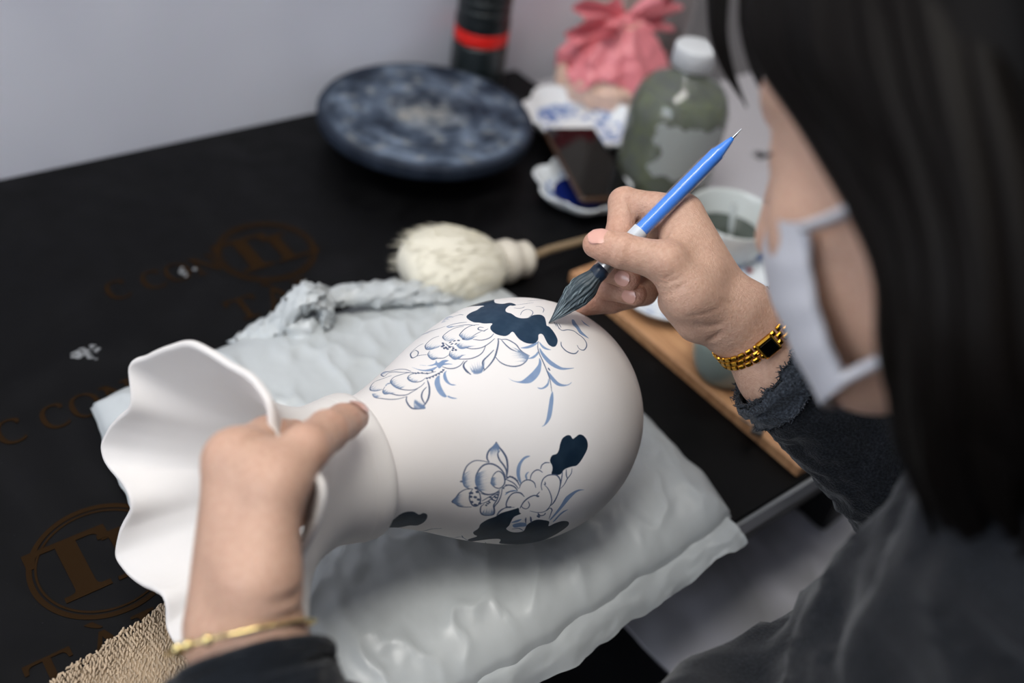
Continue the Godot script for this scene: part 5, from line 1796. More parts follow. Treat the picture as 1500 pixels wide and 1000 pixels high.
func creases(f: Field, joints: Array) -> void:
	# fine folds across a joint
	for q in joints:
		var d: Vector3 = (q[1] - q[0]).normalized()
		var w := f.range_of(q[0], q[0], 0.02)
		for z in range(w[4], w[5] + 1):
			for y in range(w[2], w[3] + 1):
				var at := (z * f.ny + y) * f.nx
				for x in range(w[0], w[1] + 1):
					var r: Vector3 = f.lo + Vector3(x, y, z) * f.h - q[0]
					var along_ := r.dot(d)
					var near := 1.0 - clampf(absf(along_) / 0.008, 0.0, 1.0)
					f.f[at + x] += 0.00035 * near * (0.5 + 0.5 * sin(along_ * 2200.0)) - 0.0006 * near * near


func left_hand(p: Pile) -> void:
	var lo: Vector3 = L_WRIST
	var hi := lo
	for list in [L_THUMB, L_INDEX, L_MIDDLE, L_RING, L_LITTLE]:
		for q in list:
			lo = lo.min(q[0])
			hi = hi.max(q[0])
	var arm_end: Vector3 = Vector3(0.10978, 0.87641, -0.21039)
	lo = lo.min(arm_end)
	hi = hi.max(arm_end)
	var f := Field.new(lo - Vector3.ONE * 0.035, hi + Vector3.ONE * 0.035, SKIN_FINE)
	var k := 0.012
	var w1 := Vector3(0.10195, 0.90318, -0.24985)
	var w2 := Vector3(0.11398, 0.90726, -0.23915)
	f.limb(w1, Vector3(0.10315, 0.87115, -0.21804), 0.0200, 0.0240, k)
	f.limb(w2, Vector3(0.11780, 0.87583, -0.20547), 0.0195, 0.0240, k)
	f.limb(Vector3(0.10676, 0.91469, -0.25877), L_INDEX[0][0], 0.0175, 0.0130, k)
	f.limb(Vector3(0.10731, 0.90620, -0.26286), L_MIDDLE[0][0], 0.0170, 0.0130, k)
	f.limb(Vector3(0.10939, 0.89795, -0.26574), L_RING[0][0], 0.0160, 0.0122, k)
	f.limb(Vector3(0.11206, 0.89165, -0.26665), L_LITTLE[0][0], 0.0155, 0.0112, k)
	f.limb(Vector3(0.11626, 0.91939, -0.26233), Vector3(0.13433, 0.93633, -0.29769), 0.0190, 0.0160, k)
	f.limb(Vector3(0.11280, 0.91481, -0.24192), L_THUMB[0][0], 0.0185, 0.0165, k)
	f.limb(L_THUMB[0][0], L_THUMB[1][0], 0.0164, 0.0130, k)
	f.limb(Vector3(0.12328, 0.93987, -0.27234), Vector3(0.13398, 0.96121, -0.29813), 0.0155, 0.0130, k)
	f.limb(Vector3(0.14291, 0.96393, -0.28519), Vector3(0.13791, 0.96432, -0.30161), 0.0125, 0.0120, k)
	var root := f.f.duplicate()
	chain(f, root, L_THUMB.slice(1), 0.008)
	chain(f, root, L_INDEX, 0.006)
	chain(f, root, L_MIDDLE, 0.006)
	chain(f, root, L_RING, 0.006)
	chain(f, root, L_LITTLE, 0.006)
	creases(f, [[L_THUMB[3][0], L_THUMB[2][0], 0.0105]])
	for q in [[[Vector3(0.13305, 0.97870, -0.29773), Vector3(0.14069, 0.97422, -0.29959), Vector3(0.14658, 0.96890, -0.30035)], 0.0012, 0.0028], [[Vector3(0.13379, 0.97735, -0.27702), Vector3(0.13886, 0.97964, -0.28024), Vector3(0.14561, 0.97812, -0.28466)], 0.0009, 0.0035], [[Vector3(0.11658, 0.94199, -0.24285), Vector3(0.12481, 0.93973, -0.24126), Vector3(0.13329, 0.93885, -0.24104)], 0.0014, 0.0035], [[Vector3(0.10912, 0.93365, -0.24032), Vector3(0.11877, 0.93365, -0.23633), Vector3(0.12967, 0.93018, -0.23432)], 0.0010, 0.0030], [[Vector3(0.17248, 0.96765, -0.30088), Vector3(0.17096, 0.96584, -0.29473), Vector3(0.17175, 0.96005, -0.29260)], 0.0007, 0.0018], [[Vector3(0.17594, 0.96807, -0.30166), Vector3(0.17455, 0.96603, -0.29509), Vector3(0.17680, 0.95828, -0.29471)], 0.0007, 0.0018]]:
		groove(f, q[0], q[1], q[2])
	f.mesh_into(p, skin_tone)


func in_head(f: float, u: float, l: float) -> Vector3:
	return HEAD + HEAD_F * f + HEAD_U * u + HEAD_U.cross(HEAD_F) * l


func head_axes() -> Basis:
	return Basis(HEAD_U.cross(HEAD_F), HEAD_U, HEAD_F).orthonormalized()


func head_and_trunk(p: Pile) -> void:
	var b := head_axes()
	var f := Field.new(HEAD - Vector3(0.16, 0.20, 0.16), HEAD + Vector3(0.19, 0.15, 0.24), 0.0042)
	f.egg(in_head(-0.020, 0.025, 0), b, Vector3(0.074, 0.094, 0.094), 0.02)      # skull
	f.egg(in_head(0.030, -0.030, 0), b, Vector3(0.060, 0.078, 0.055), 0.02)      # face
	f.limb(in_head(0.056, -0.088, 0.010), in_head(0.056, -0.088, -0.010), 0.017, 0.017, 0.02)   # chin
	for s in [1.0, -1.0]:
		f.limb(in_head(0.050, -0.086, 0.012 * s), in_head(-0.005, -0.060, 0.050 * s), 0.016, 0.018, 0.015)   # jaw
		f.egg(in_head(0.052, -0.026, 0.036 * s), b, Vector3(0.021, 0.024, 0.020), 0.015)                      # cheek
		f.limb(in_head(0.078, 0.030, 0.014 * s), in_head(0.056, 0.032, 0.048 * s), 0.0075, 0.0075, 0.014)       # brow
		f.egg(in_head(0.060, 0.006, 0.031 * s), b, Vector3(0.0140, 0.0115, 0.0115), 0.008)                      # lowered lid
		f.egg(in_head(-0.012, -0.012, 0.073 * s), b, Vector3(0.008, 0.030, 0.018), 0.005)                     # ear
		f.egg(in_head(-0.016, -0.002, 0.078 * s), b, Vector3(0.007, 0.018, 0.011), 0.004)
	f.limb(in_head(0.080, 0.018, 0), in_head(0.098, -0.026, 0), 0.008, 0.0100, 0.010)   # nose
	for s in [1.0, -1.0]:
		f.limb(in_head(0.089, -0.030, 0.009 * s), in_head(0.084, -0.031, 0.012 * s), 0.007, 0.006, 0.006)
	f.limb(in_head(0.080, -0.060, 0.016), in_head(0.080, -0.060, -0.016), 0.0075, 0.0075, 0.008)   # lips
	f.limb(in_head(0.078, -0.072, 0.013), in_head(0.078, -0.072, -0.013), 0.0080, 0.0080, 0.008)
	f.limb(in_head(-0.035, -0.050, 0), NECK_BASE, 0.052, 0.056, 0.03)           # neck
	f.mesh_into(p, skin_tone)
	# trunk, upper arms and forearms inside the clothes
	var t := Field.new(Vector3(0.16, 0.42, -0.34), Vector3(0.84, 1.12, 0.40), 0.0135)
	t.limb(NECK_BASE, HIPS.lerp(NECK_BASE, 0.5), 0.052, 0.095, 0.05)
	t.limb(HIPS.lerp(NECK_BASE, 0.5), HIPS + Vector3(0, 0.08, 0), 0.095, 0.110, 0.05)
	t.limb(SHOULDER_L.lerp(SHOULDER_R, 0.25), SHOULDER_L.lerp(SHOULDER_R, 0.85), 0.048, 0.044, 0.05)
	t.limb(SHOULDER_L, L_ELBOW, 0.040, 0.033, 0.03)
	t.limb(SHOULDER_R, R_ELBOW, 0.040, 0.033, 0.03)
	t.limb(R_ELBOW, R_ELBOW.lerp(R_WRIST, 0.66), 0.030, 0.025, 0.02)
	t.limb(L_ELBOW, Vector3(0.23072, 0.82717, -0.11729), 0.028, 0.026, 0.02)
	t.limb(Vector3(0.23072, 0.82717, -0.11729), Vector3(0.14880, 0.84197, -0.16047), 0.026, 0.024, 0.02)
	t.limb(Vector3(0.14880, 0.84197, -0.16047), Vector3(0.11081, 0.87642, -0.20571), 0.024, 0.023, 0.02)
	t.mesh_into(p, skin_tone)


func knit(scale_: float, low: Color, high: Color) -> StandardMaterial3D:
	var m := triplanar(mat(Color.WHITE, 0.95), scale_)
	m.albedo_texture = noise_tex(0.085, 51, low, high, 512, 3)
	bump(m, noise_tex(0.11, 52, Color.BLACK, Color.WHITE, 512, 3), 0.05)
	m.rim_enabled = true
	m.rim = 0.35
	m.metallic_specular = 0.25
	return m


func sleeve(path: Array, radii: Array, sides: int, wrinkle: float, seed_: float) -> Array:
	var g := tube_rows(path, radii, sides, 0.88, Vector3(0.75279, 0.65721, -0.03714))
	for i in g.size():
		var u := float(i) / (g.size() - 1)
		for k in sides:
			var a := TAU * k / sides
			var c: Vector3 = path[i]
			var out: Vector3 = (g[i][k] - c).normalized()
			var n := noise.get_noise_3d(cos(a) * 0.9 + seed_, sin(a) * 0.9, u * 7.0 + 0.6 * sin(a + seed_))
			var ridge := 1.0 - absf(n) * 3.0
			var fine := noise.get_noise_3d(cos(a) * 2.6 + seed_, sin(a) * 2.6, u * 22.0)
			g[i][k] += out * wrinkle * (ridge * 0.8 + fine * 0.45) * smoothstep(0.0, 0.12, u)
	return g


func fray(p: Pile, ring: Array, out: Array, count: int, length: float, seed_: int) -> void:
	var rng := RandomNumberGenerator.new()
	rng.seed = seed_
	for k in count:
		var i := rng.randi_range(0, ring.size() - 1)
		var a: Vector3 = ring[i].lerp(ring[(i + 1) % ring.size()], rng.randf())
		var d: Vector3 = (out[i] as Vector3 + Vector3(rng.randfn(), rng.randfn(), rng.randfn()) * 0.75).normalized()
		var l := rng.randf_range(0.3, 1.0) * length
		var bend := Vector3(rng.randfn(), rng.randfn(), rng.randfn()) * l * 0.35
		p.rows(tube_rows([a - d * 0.001, a + d * l * 0.5 + bend, a + d * l], [0.0005, 0.0004, 0.00015], 4), true)


func clothes(o: Node3D) -> void:
	var wool := knit(11.0, Color(0.012, 0.014, 0.019), Color(0.215, 0.23, 0.255))
	var light_wool := knit(11.0, Color(0.045, 0.052, 0.065), Color(0.40, 0.43, 0.47))
	# pullover: trunk, shoulders and the near upper arm in one soft shape with folds
	var f := Field.new(Vector3(0.10, 0.50, -0.30), Vector3(0.86, 1.16, 0.42), 0.0088)
	var chest := HIPS.lerp(NECK_BASE, 0.6)
	f.limb(NECK_BASE + (HEAD - NECK_BASE) * 0.12, NECK_BASE, 0.066, 0.074, 0.03)
	f.limb(NECK_BASE - Vector3(0, 0.02, 0), chest, 0.078, 0.132, 0.05)
	f.limb(chest, HIPS + Vector3(0, 0.09, 0), 0.132, 0.150, 0.05)
	f.limb(SHOULDER_L.lerp(SHOULDER_R, 0.12), SHOULDER_L.lerp(SHOULDER_R, 0.92), 0.070, 0.066, 0.05)
	f.limb(SHOULDER_L, L_ELBOW, 0.060, 0.052, 0.03)
	f.limb(SHOULDER_R, R_ELBOW, 0.058, 0.048, 0.03)
	f.limb(R_ELBOW, R_ELBOW.lerp(R_WRIST, 0.2), 0.048, 0.044, 0.02)
	f.limb(L_ELBOW, Vector3(0.23091, 0.83176, -0.11886), 0.050, 0.043, 0.02)
	for z in f.nz:
		for y in f.ny:
			var at := (z * f.ny + y) * f.nx
			for x in f.nx:
				if absf(f.f[at + x]) < 0.04:
					var q := f.lo + Vector3(x, y, z) * f.h
					var n := noise.get_noise_3d(q.x * 9.0, q.y * 9.0 + q.z * 6.0, q.z * 9.0)
					f.f[at + x] -= 0.010 * (0.6 - absf(n) * 3.2) + 0.002 * noise.get_noise_3d(q.x * 40.0, q.y * 40.0, q.z * 40.0)
	var p := Pile.new()
	f.mesh_into(p, func(_at: Vector3) -> Color: return Color.WHITE)
	part("pullover", made(p, false), wool, o)
	# right sleeve, pushed up, with a rolled raw edge
	var path := smooth_path([Vector3(0.47183, 0.92570, -0.24270), Vector3(0.47845, 0.92137, -0.23472), Vector3(0.48879, 0.91413, -0.22145), Vector3(0.50567, 0.89863, -0.19561), Vector3(0.52310, 0.87671, -0.16161), Vector3(0.54185, 0.85131, -0.12403), Vector3(0.56182, 0.82660, -0.08423)], 10)
	var rad := []
	for i in path.size():
		var u := float(i) / (path.size() - 1)
		rad.append(0.0322 - 0.0026 * smoothstep(0.0, 0.22, u) + 0.018 * u)
	var g := sleeve(path, rad, 96, 0.0030, 2.0)
	var inner := []
	for i in 14:
		var row := PackedVector3Array()
		for k in 96:
			row.append(path[i] + (g[i][k] - path[i]) * 0.925)
		inner.push_front(row)
	# the raw edge wavers
	for k in 96:
		var wob: Vector3 = (path[1] - path[0]).normalized() * 0.0035 * noise.get_noise_1d(k * 0.35)
		g[0][k] += wob
		inner[-1][k] += wob
	var sp := Pile.new()
	sp.rows(inner + g, true)
	part("right_sleeve", made(sp, false), wool, o)
	var band := []
	for i in 9:
		var row := PackedVector3Array()
		var u := i / 8.0
		for k in 96:
			var src: int = int(u * 17.0)
			var c: Vector3 = path[src]
			var swell := 1.055 + 0.05 * sin(PI * u) + 0.02 * noise.get_noise_2d(k * 0.3, u * 4.0)
			row.append(c + (g[src][k] - c) * swell)
		band.append(row)
	var bp := Pile.new()
	bp.rows(band, true)
	part("turned_cuff", made(bp, false), light_wool, o)
	var fp := Pile.new()
	var outs := []
	for k in 96:
		outs.append((g[0][k] - path[0]).normalized() * 0.6 - (path[1] - path[0]).normalized())
	fray(fp, Array(g[0]), outs, 420, 0.0050, 31)
	fray(fp, Array(band[8]), outs, 260, 0.0035, 32)
	part("frayed_edge", made(fp, false), light_wool, o).set_meta("kind", "stuff")
	# left cuff
	path = smooth_path([Vector3(0.10561, 0.89585, -0.23755), Vector3(0.10342, 0.89319, -0.22920), Vector3(0.10369, 0.88789, -0.21714), Vector3(0.11282, 0.87333, -0.19638), Vector3(0.14952, 0.84721, -0.16230), Vector3(0.23091, 0.83176, -0.11886)], 9)
	rad = []
	for i in path.size():
		rad.append(0.0385 + 0.004 * sin(i * 0.5) * 0.3)
	var side := Vector3(0.85650, 0.25693, 0.44765)
	g = tube_rows(path, rad, 72, 0.92, side)
	for i in g.size():
		for k in 72:
			var a := TAU * k / 72
			g[i][k] += (g[i][k] - path[i]).normalized() * 0.003 * noise.get_noise_3d(cos(a) * 1.5 + 8, sin(a) * 1.5, i * 0.25)
	inner = []
	for i in 12:
		var row := PackedVector3Array()
		for k in 72:
			row.append(path[i] + (g[i][k] - path[i]) * 0.90)
		inner.push_front(row)
	var lp := Pile.new()
	lp.rows(inner + g, true)
	part("left_sleeve", made(lp, false), knit(11.0, Color(0.030, 0.040, 0.052), Color(0.12, 0.14, 0.17)), o)
	var hem := []
	for k in 24:
		hem.append(0)
	var hp := Pile.new()
	var ring := []
	for k in 73:
		ring.append(path[0] + (g[0][k % 72] - path[0]) * 0.965)
	hp.rows(tube_rows(ring, [0.0036], 8), true)
	part("cuff_hem", made(hp, false), knit(11.0, Color(0.030, 0.040, 0.052), Color(0.12, 0.14, 0.17)), o)
	legs_and_lap(o)


func legs_and_lap(o: Node3D) -> void:
	var cloth := mat(Color(0.055, 0.055, 0.06), 0.85)
	for s in [[-0.075, 0.565, -0.16], [0.085, 0.760, -0.16]]:
		var hip := HIPS + Vector3(s[0], 0.0, 0.0)
		var knee := Vector3(s[1], 0.49, s[2])
		var foot := Vector3(s[1] + 0.01, 0.085, s[2] + 0.07)
		part("trouser_leg", tube(smooth_path([hip, hip.lerp(knee, 0.5) + Vector3(0, 0.015, 0), knee, knee + Vector3(0, -0.05, 0.01), knee.lerp(foot, 0.55), foot], 6), range(31).map(func(i): return 0.082 - 0.038 * i / 30.0), 32), cloth, o)
		part("shoe", tube([foot + Vector3(0, -0.045, 0.05), foot + Vector3(0, -0.035, 0.0), foot + Vector3(0, -0.052, -0.08), foot + Vector3(0, -0.060, -0.14)], [0.030, 0.040, 0.032, 0.020], 24, 0.75, Vector3.RIGHT), mat(Color(0.1, 0.1, 0.1), 0.5), o)
	var stool := thing("wooden_stool", "low wooden stool that carries the person bending over the vase", "stool", Vector3(HIPS.x, 0, HIPS.z + 0.04))
	part("seat", slab(Vector3(0.34, 0.03, 0.30), 0.006), mat(Color(0.40, 0.27, 0.16), 0.6), stool, Vector3(0, 0.385, 0))
	for s in [[1, 1], [1, -1], [-1, 1], [-1, -1]]:
		part("leg", slab(Vector3(0.035, 0.386, 0.035), 0.003), mat(Color(0.36, 0.24, 0.14), 0.6), stool, Vector3(0.135 * s[0], 0, 0.115 * s[1]))
	# smooth grey apron over both thighs, its straight edge on the left
	var apron := triplanar(mat(Color.WHITE, 0.42), 2.4)
	apron.albedo_texture = noise_tex(0.008, 91, Color(0.52, 0.52, 0.525), Color(0.95, 0.95, 0.99), 256, 3)
	var rows := []
	for i in 41:
		var row := PackedVector3Array()
		var v := i / 40.0
		for j in 61:
			var u := j / 60.0
			var x := lerpf(0.487, 0.832, u)
			var z := lerpf(-0.36, 0.16, v)
			var y := 0.572 + 0.014 * sin(u * TAU * 1.05 - 0.4) + 0.012 * noise.get_noise_2d(x * 9.0 + z * 4.0, z * 5.0) - 0.10 * pow(maxf(u - 0.86, 0.0) / 0.14, 2.0) - 0.03 * pow(maxf(-0.24 - z, 0.0) / 0.12, 2.0)
			row.append(Vector3(x, y, z))
		rows.append(row)
	var p := Pile.new()
	p.rows(rows, false)
	var under := []
	for row in rows:
		var r := PackedVector3Array()
		for q in row:
			r.append(q - Vector3(0, 0.0025, 0))
		under.append(r)
	p.rows(under, false)
	var left := [PackedVector3Array(), PackedVector3Array()]
	for i in 41:
		left[0].append(rows[i][0])
		left[1].append(under[i][0])
	p.rows(left, false)
	part("apron", made(p, false), apron, o)


func hair(o: Node3D) -> void:
	var dark := triplanar(mat(Color(0.040, 0.027, 0.020), 0.55), 6.0)
	dark.metallic_specular = 0.22
	var b := head_axes()
	# cap that covers the skull and leaves the face free
	var p := Pile.new()
	var rows := []
	for i in 41:
		var share := i / 40.0
		var row := PackedVector3Array()
		for k in 72:
			var a := TAU * k / 72
			# the hairline rises over the face
			var face := pow(maxf(cos(a), 0.0), 0.8)
			var low_edge := lerpf(PI * 0.64, PI * 0.86, smoothstep(0.0, 0.8, -cos(a)))
			var t := share * lerpf(low_edge, 0.86, smoothstep(0.18, 0.62, face))
			var r := Vector3(0.087, 0.110, 0.108) * (1.0 + 0.02 * sin(a * 40.0))
			row.append(in_head(-0.020, 0.025, 0) + b * Vector3(sin(t) * sin(a) * r.x, cos(t) * r.y, sin(t) * cos(a) * r.z))
		rows.append(row)
	p.rows(rows, true, true)
	part("hair_cap", made(p), dark, o)
	# locks that fall from the parting, past the cheek and ear, over the shoulder
	var guides := [
		[Vector3(0.38361, 1.24009, -0.22280), Vector3(0.34888, 1.20851, -0.23247), Vector3(0.33241, 1.18376, -0.23039), Vector3(0.32222, 1.16709, -0.18390), Vector3(0.30604, 1.15827, -0.14158), Vector3(0.29468, 1.14690, -0.11357), Vector3(0.29462, 1.11350, -0.09608), Vector3(0.30675, 1.07571, -0.07974), Vector3(0.31967, 1.04273, -0.06464)],
		[Vector3(0.38211, 1.24931, -0.21683), Vector3(0.33735, 1.22400, -0.20706), Vector3(0.31301, 1.20014, -0.18070), Vector3(0.30357, 1.18091, -0.13962), Vector3(0.29347, 1.16506, -0.11240), Vector3(0.28738, 1.14466, -0.09605), Vector3(0.28925, 1.11534, -0.08150), Vector3(0.29906, 1.08257, -0.06972), Vector3(0.31774, 1.05647, -0.05343)],
		[Vector3(0.38075, 1.26020, -0.20351), Vector3(0.33380, 1.23582, -0.17494), Vector3(0.31164, 1.21131, -0.14014), Vector3(0.29917, 1.18818, -0.11030), Vector3(0.29126, 1.16734, -0.08971), Vector3(0.28777, 1.14599, -0.07518), Vector3(0.29532, 1.12122, -0.06409), Vector3(0.31203, 1.09500, -0.05328), Vector3(0.32975, 1.06919, -0.03829)],
		[Vector3(0.40010, 1.26369, -0.18857), Vector3(0.35858, 1.24169, -0.13358), Vector3(0.33650, 1.21763, -0.09740), Vector3(0.32432, 1.19325, -0.07314), Vector3(0.31962, 1.17229, -0.05660), Vector3(0.32083, 1.14901, -0.04250), Vector3(0.32910, 1.12427, -0.03073), Vector3(0.34260, 1.09561, -0.02019), Vector3(0.35378, 1.07359, -0.01246)],
		[Vector3(0.44113, 1.25979, -0.18026), Vector3(0.41832, 1.23499, -0.10899), Vector3(0.40621, 1.20585, -0.06799), Vector3(0.40351, 1.17489, -0.04312), Vector3(0.40642, 1.14223, -0.02358), Vector3(0.40921, 1.11143, -0.01003), Vector3(0.41262, 1.08277, 0.00159), Vector3(0.41788, 1.05597, 0.01098), Vector3(0.42405, 1.03210, 0.01781)],
		[Vector3(0.47948, 1.25293, -0.18945), Vector3(0.53525, 1.21408, -0.12514), Vector3(0.54772, 1.16950, -0.07835), Vector3(0.54374, 1.12646, -0.04961), Vector3(0.53309, 1.08935, -0.03449), Vector3(0.51690, 1.05620, -0.02031), Vector3(0.50226, 1.02723, -0.00958), Vector3(0.49178, 1.00305, -0.00043), Vector3(0.48304, 0.98338, 0.00508)],
		[Vector3(0.47311, 1.24779, -0.20801), Vector3(0.53401, 1.21216, -0.17923), Vector3(0.55517, 1.16001, -0.15167), Vector3(0.53856, 1.11341, -0.13114), Vector3(0.51278, 1.07542, -0.11151), Vector3(0.49452, 1.04355, -0.09172), Vector3(0.47895, 1.01217, -0.06986), Vector3(0.46821, 0.98643, -0.04991), Vector3(0.46231, 0.96631, -0.03188)],
	]
	var rng := RandomNumberGenerator.new()
	rng.seed = 12
	var locks := Pile.new()
	var n := 190
	for k in n:
		var s := (k + 0.5) / n * (guides.size() - 1)
		var i := int(s)
		var u := s - i
		var raw := []
		var jit := Vector3(rng.randfn(), rng.randfn(), rng.randfn()) * 0.0022
		for q in 9:
			var a: Vector3 = guides[i][q]
			raw.append(a.lerp(guides[i + 1][q], u) + jit * (0.3 + q * 0.18))
		var end: int = rng.randi_range(7, 8)
		var path := smooth_path(raw.slice(0, end + 1), 5)
		var radii := []
		var size := rng.randf_range(0.0065, 0.0105)
		for m in path.size():
			var w := float(m) / (path.size() - 1)
			radii.append(size * (0.5 + 0.5 * smoothstep(0.0, 0.15, w)) * (1.0 - 0.85 * smoothstep(0.78, 1.0, w)))
		locks.rows(tube_rows(path, radii, 8, 0.55), true, true)
	for k in 60:
		var a := lerpf(0.62, 1.42, k / 59.0) * PI
		var raw := []
		for q in [[0.35, 1.02], [0.9, 1.05], [1.5, 1.06], [2.0, 1.08]]:
			raw.append(in_head(-0.020, 0.025, 0) + b * Vector3(sin(q[0]) * sin(a) * 0.088, cos(q[0]) * 0.111, sin(q[0]) * cos(a) * 0.109) * q[1])
		var fall: Vector3 = raw[3]
		for q in 3:
			fall += Vector3(0.004 * sin(k * 1.7), -0.045, 0.030 - 0.012 * q)
			raw.append(fall)
		var path := smooth_path(raw, 4)
		locks.rows(tube_rows(path, range(path.size()).map(func(m): return 0.0095 * (1.0 - 0.8 * pow(float(m) / (path.size() - 1), 4.0))), 8, 0.5), true, true)
	part("long_locks", made(locks, false), dark, o)
	# loose wisps before the forehead
	var wisps := Pile.new()
	for q in [[[Vector3(0.37869, 1.21455, -0.27089), Vector3(0.35568, 1.18885, -0.27597), Vector3(0.34886, 1.16600, -0.26662), Vector3(0.34999, 1.14990, -0.25560), Vector3(0.35508, 1.13692, -0.24254)], 0.0050], [[Vector3(0.38098, 1.21497, -0.26913), Vector3(0.35750, 1.19014, -0.27202), Vector3(0.35008, 1.16726, -0.26323), Vector3(0.35031, 1.15001, -0.25174), Vector3(0.35448, 1.13569, -0.23984)], 0.0042], [[Vector3(0.38327, 1.21755, -0.26074), Vector3(0.36095, 1.19361, -0.26171), Vector3(0.35286, 1.17395, -0.25372), Vector3(0.35012, 1.15809, -0.24129), Vector3(0.34944, 1.14773, -0.22968)], 0.0060], [[Vector3(0.38317, 1.21969, -0.25419), Vector3(0.35842, 1.19743, -0.25220), Vector3(0.34749, 1.17965, -0.24188), Vector3(0.33979, 1.16716, -0.22548), Vector3(0.33301, 1.15808, -0.20300)], 0.0075], [[Vector3(0.38094, 1.21929, -0.25591), Vector3(0.35708, 1.19917, -0.25558), Vector3(0.34821, 1.18023, -0.24738), Vector3(0.34507, 1.16971, -0.23800), Vector3(0.33968, 1.16213, -0.22329)], 0.0065]]:
		var path := smooth_path(q[0], 6)
		var radii := []
		for m in path.size():
			radii.append(q[1] * (1.0 - 0.9 * pow(float(m) / (path.size() - 1), 1.6)))
		wisps.rows(tube_rows(path, radii, 8, 0.6), true, true)
	part("loose_wisps", made(wisps, false), dark, o)


func face_things(o: Node3D) -> void:
	# lashes of the lowered lids
	for s in [1.0, -1.0]:
		var lash := Pile.new()
		for k in 15:
			var a := (k / 14.0 - 0.5)
			var root := in_head(0.0705 - absf(a) * 0.012, 0.010 - a * a * 0.01, (0.031 + a * 0.030) * s)
			lash.rows(tube_rows([root, root + HEAD_F * 0.006 - HEAD_U * 0.001, root + HEAD_F * 0.010 + HEAD_U * 0.002], [0.0005, 0.0004, 0.0001], 4), true)
		part("eyelashes", made(lash, false), mat(Color(0.03, 0.02, 0.02), 0.6), o).set_meta("kind", "stuff")
	# white face mask with ear loops
	var fabric := triplanar(mat(Color(0.78, 0.78, 0.80), 0.8), 20.0)
	bump(fabric, noise_tex(0.1, 95, Color.BLACK, Color.WHITE, 256, 2), 0.02)
	var rows := []
	for i in 29:
		var v := i / 28.0
		var row := PackedVector3Array()
		for j in 41:
			var a := (j / 40.0 - 0.5) * 2.0
			var ang := a * 1.08
			var top := lerpf(-0.004, -0.024, smoothstep(0.0, 1.0, absf(a)))
			var low := lerpf(-0.108, -0.088, pow(absf(a), 1.5))
			var u := lerpf(top, low, v)
			var bulge := 0.092 + 0.013 * exp(-a * a * 14.0) * sin(PI * clampf(v * 1.15 + 0.08, 0, 1)) + 0.006 * sin(PI * v) - 0.017 * v * v
			var pleat := 0.0016 * absf(fposmod(v * 4.0, 1.0) - 0.5)
			var wide := 0.079
			row.append(in_head(-0.006 + cos(ang) * (bulge + pleat), u, sin(ang) * (wide + pleat)))
		rows.append(row)
	var p := Pile.new()
	p.rows(rows, false)
	var back := []
	for row in rows:
		var r := PackedVector3Array()
		for q in row:
			r.append(q - (q - in_head(0, -0.06, 0)).normalized() * 0.0015)
		back.append(r)
	p.rows(back, false)
	var mask := part("face_mask", made(p, false), fabric, o)
	for s in [1.0, -1.0]:
		var ear := in_head(-0.022, -0.004, 0.084 * s)
		var j := 40 if s > 0 else 0
		part("ear_loop", tube(smooth_path([rows[1][j], in_head(0.010, -0.022, 0.081 * s), ear, in_head(-0.034, -0.024, 0.084 * s), in_head(-0.028, -0.048, 0.080 * s), in_head(-0.004, -0.070, 0.072 * s), rows[27][j]], 6), [0.0042], 10, 0.5), fabric, mask)


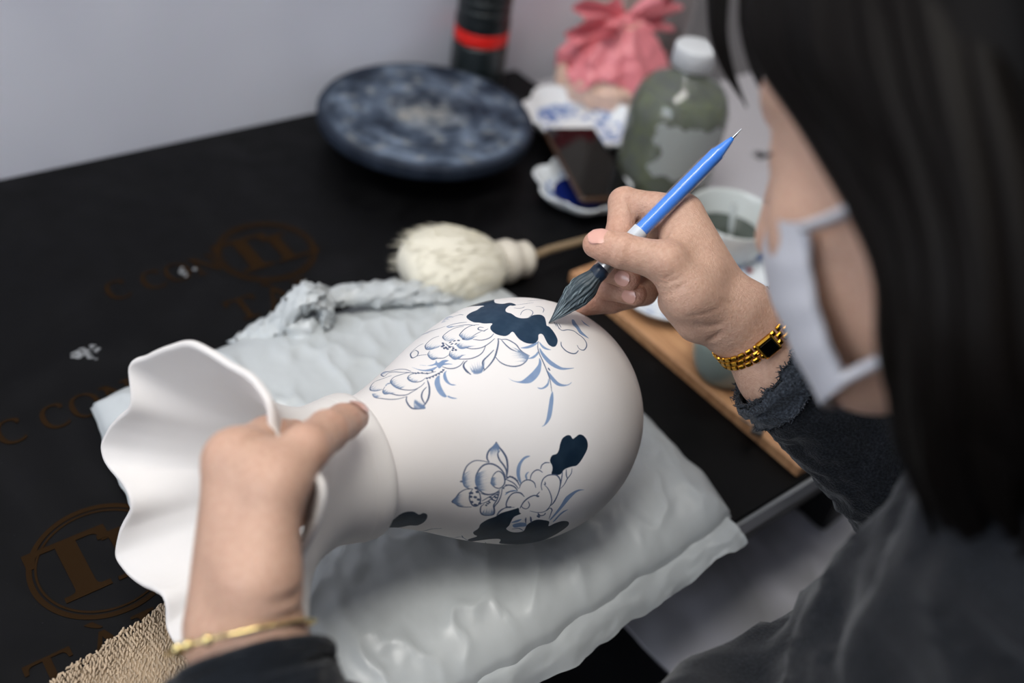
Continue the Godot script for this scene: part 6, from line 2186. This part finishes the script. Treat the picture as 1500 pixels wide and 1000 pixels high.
func build_jewellery() -> void:
	# gold watch with a small black face on the painting wrist
	var w := thing("wristwatch", "gold link wristwatch with a small black face on the painting wrist", "watch", Vector3.ZERO)
	var gold := mat(Color(0.88, 0.66, 0.24), 0.22, 1.0)
	var mid: Vector3 = Vector3(0.47364, 0.94435, -0.26028)
	var across: Vector3 = Vector3(0.78133, 0.62409, -0.00632)
	var toward: Vector3 = Vector3(-0.38408, 0.45118, 0.80555)
	toward = (toward - across * toward.dot(across)).normalized()
	var ax := across.cross(toward)
	var ra := 0.0322
	var rb := 0.0258
	var face := 1.86
	var link := slab(Vector3(0.0048, 0.0022, 0.0036), 0.0007)
	var count := 34
	for row in 3:
		for k in count:
			var a := TAU * (k + (0.5 if row == 1 else 0.0)) / count
			var dial := absf(wrapf(a - face, -PI, PI))
			if dial < 0.17:
				continue
			var out := (across * cos(a) / ra + toward * sin(a) / rb).normalized()
			var at: Vector3 = mid + across * cos(a) * ra + toward * sin(a) * rb + ax * (row - 1) * 0.0040
			var l := part("link", link, gold, w)
			var tang := ax.cross(out)
			l.transform = Transform3D(Basis(tang, out, tang.cross(out)), at)
	var a := face
	var out := (across * cos(a) / ra + toward * sin(a) / rb).normalized()
	var at: Vector3 = mid + across * cos(a) * ra + toward * sin(a) * rb
	var tang := ax.cross(out)
	var case_ := part("case", slab(Vector3(0.0125, 0.0040, 0.0130), 0.001), gold, w)
	case_.transform = Transform3D(Basis(tang, out, tang.cross(out)), at)
	part("dial", slab(Vector3(0.0092, 0.0006, 0.0088), 0.0002), mat(Color(0.02, 0.02, 0.02), 0.08), case_, Vector3(0, 0.0040, 0))
	part("crown", lathe([Vector2(0.0003, 0), Vector2(0.0012, 0), Vector2(0.0012, 0.0018), Vector2(0.0003, 0.0018)], 16), gold, case_, Vector3(0.0066, 0.0015, 0)).rotation.z = -PI / 2

	# thin gold bangle with three bright beads on the steadying wrist
	var bangle := thing("gold_bangle", "thin gold bangle with bright beads on the wrist by the charcoal cuff", "bangle", Vector3.ZERO)
	var c: Vector3 = Vector3(0.10748, 0.90845, -0.24882)
	var bx: Vector3 = Vector3(0.83533, 0.31416, 0.45113)
	var by: Vector3 = Vector3(-0.41781, 0.84071, 0.34445)
	by = (by - bx * by.dot(bx)).normalized()
	var bright := mat(Color(0.93, 0.85, 0.60), 0.16, 1.0)
	var ring := []
	for k in 73:
		var t := TAU * k / 72
		ring.append(c + bx * cos(t) * 0.0342 + by * sin(t) * 0.0312)
	part("ring", tube(ring, [0.0011], 12), bright, bangle)
	for t in [1.72, 2.02, 2.22]:
		var q := c + bx * cos(t) * 0.0346 + by * sin(t) * 0.0316
		var ball := SphereMesh.new()
		ball.radius = 0.0027
		ball.height = 0.0054
		ball.radial_segments = 24
		ball.rings = 12
		part("bead", ball, bright, bangle, q)
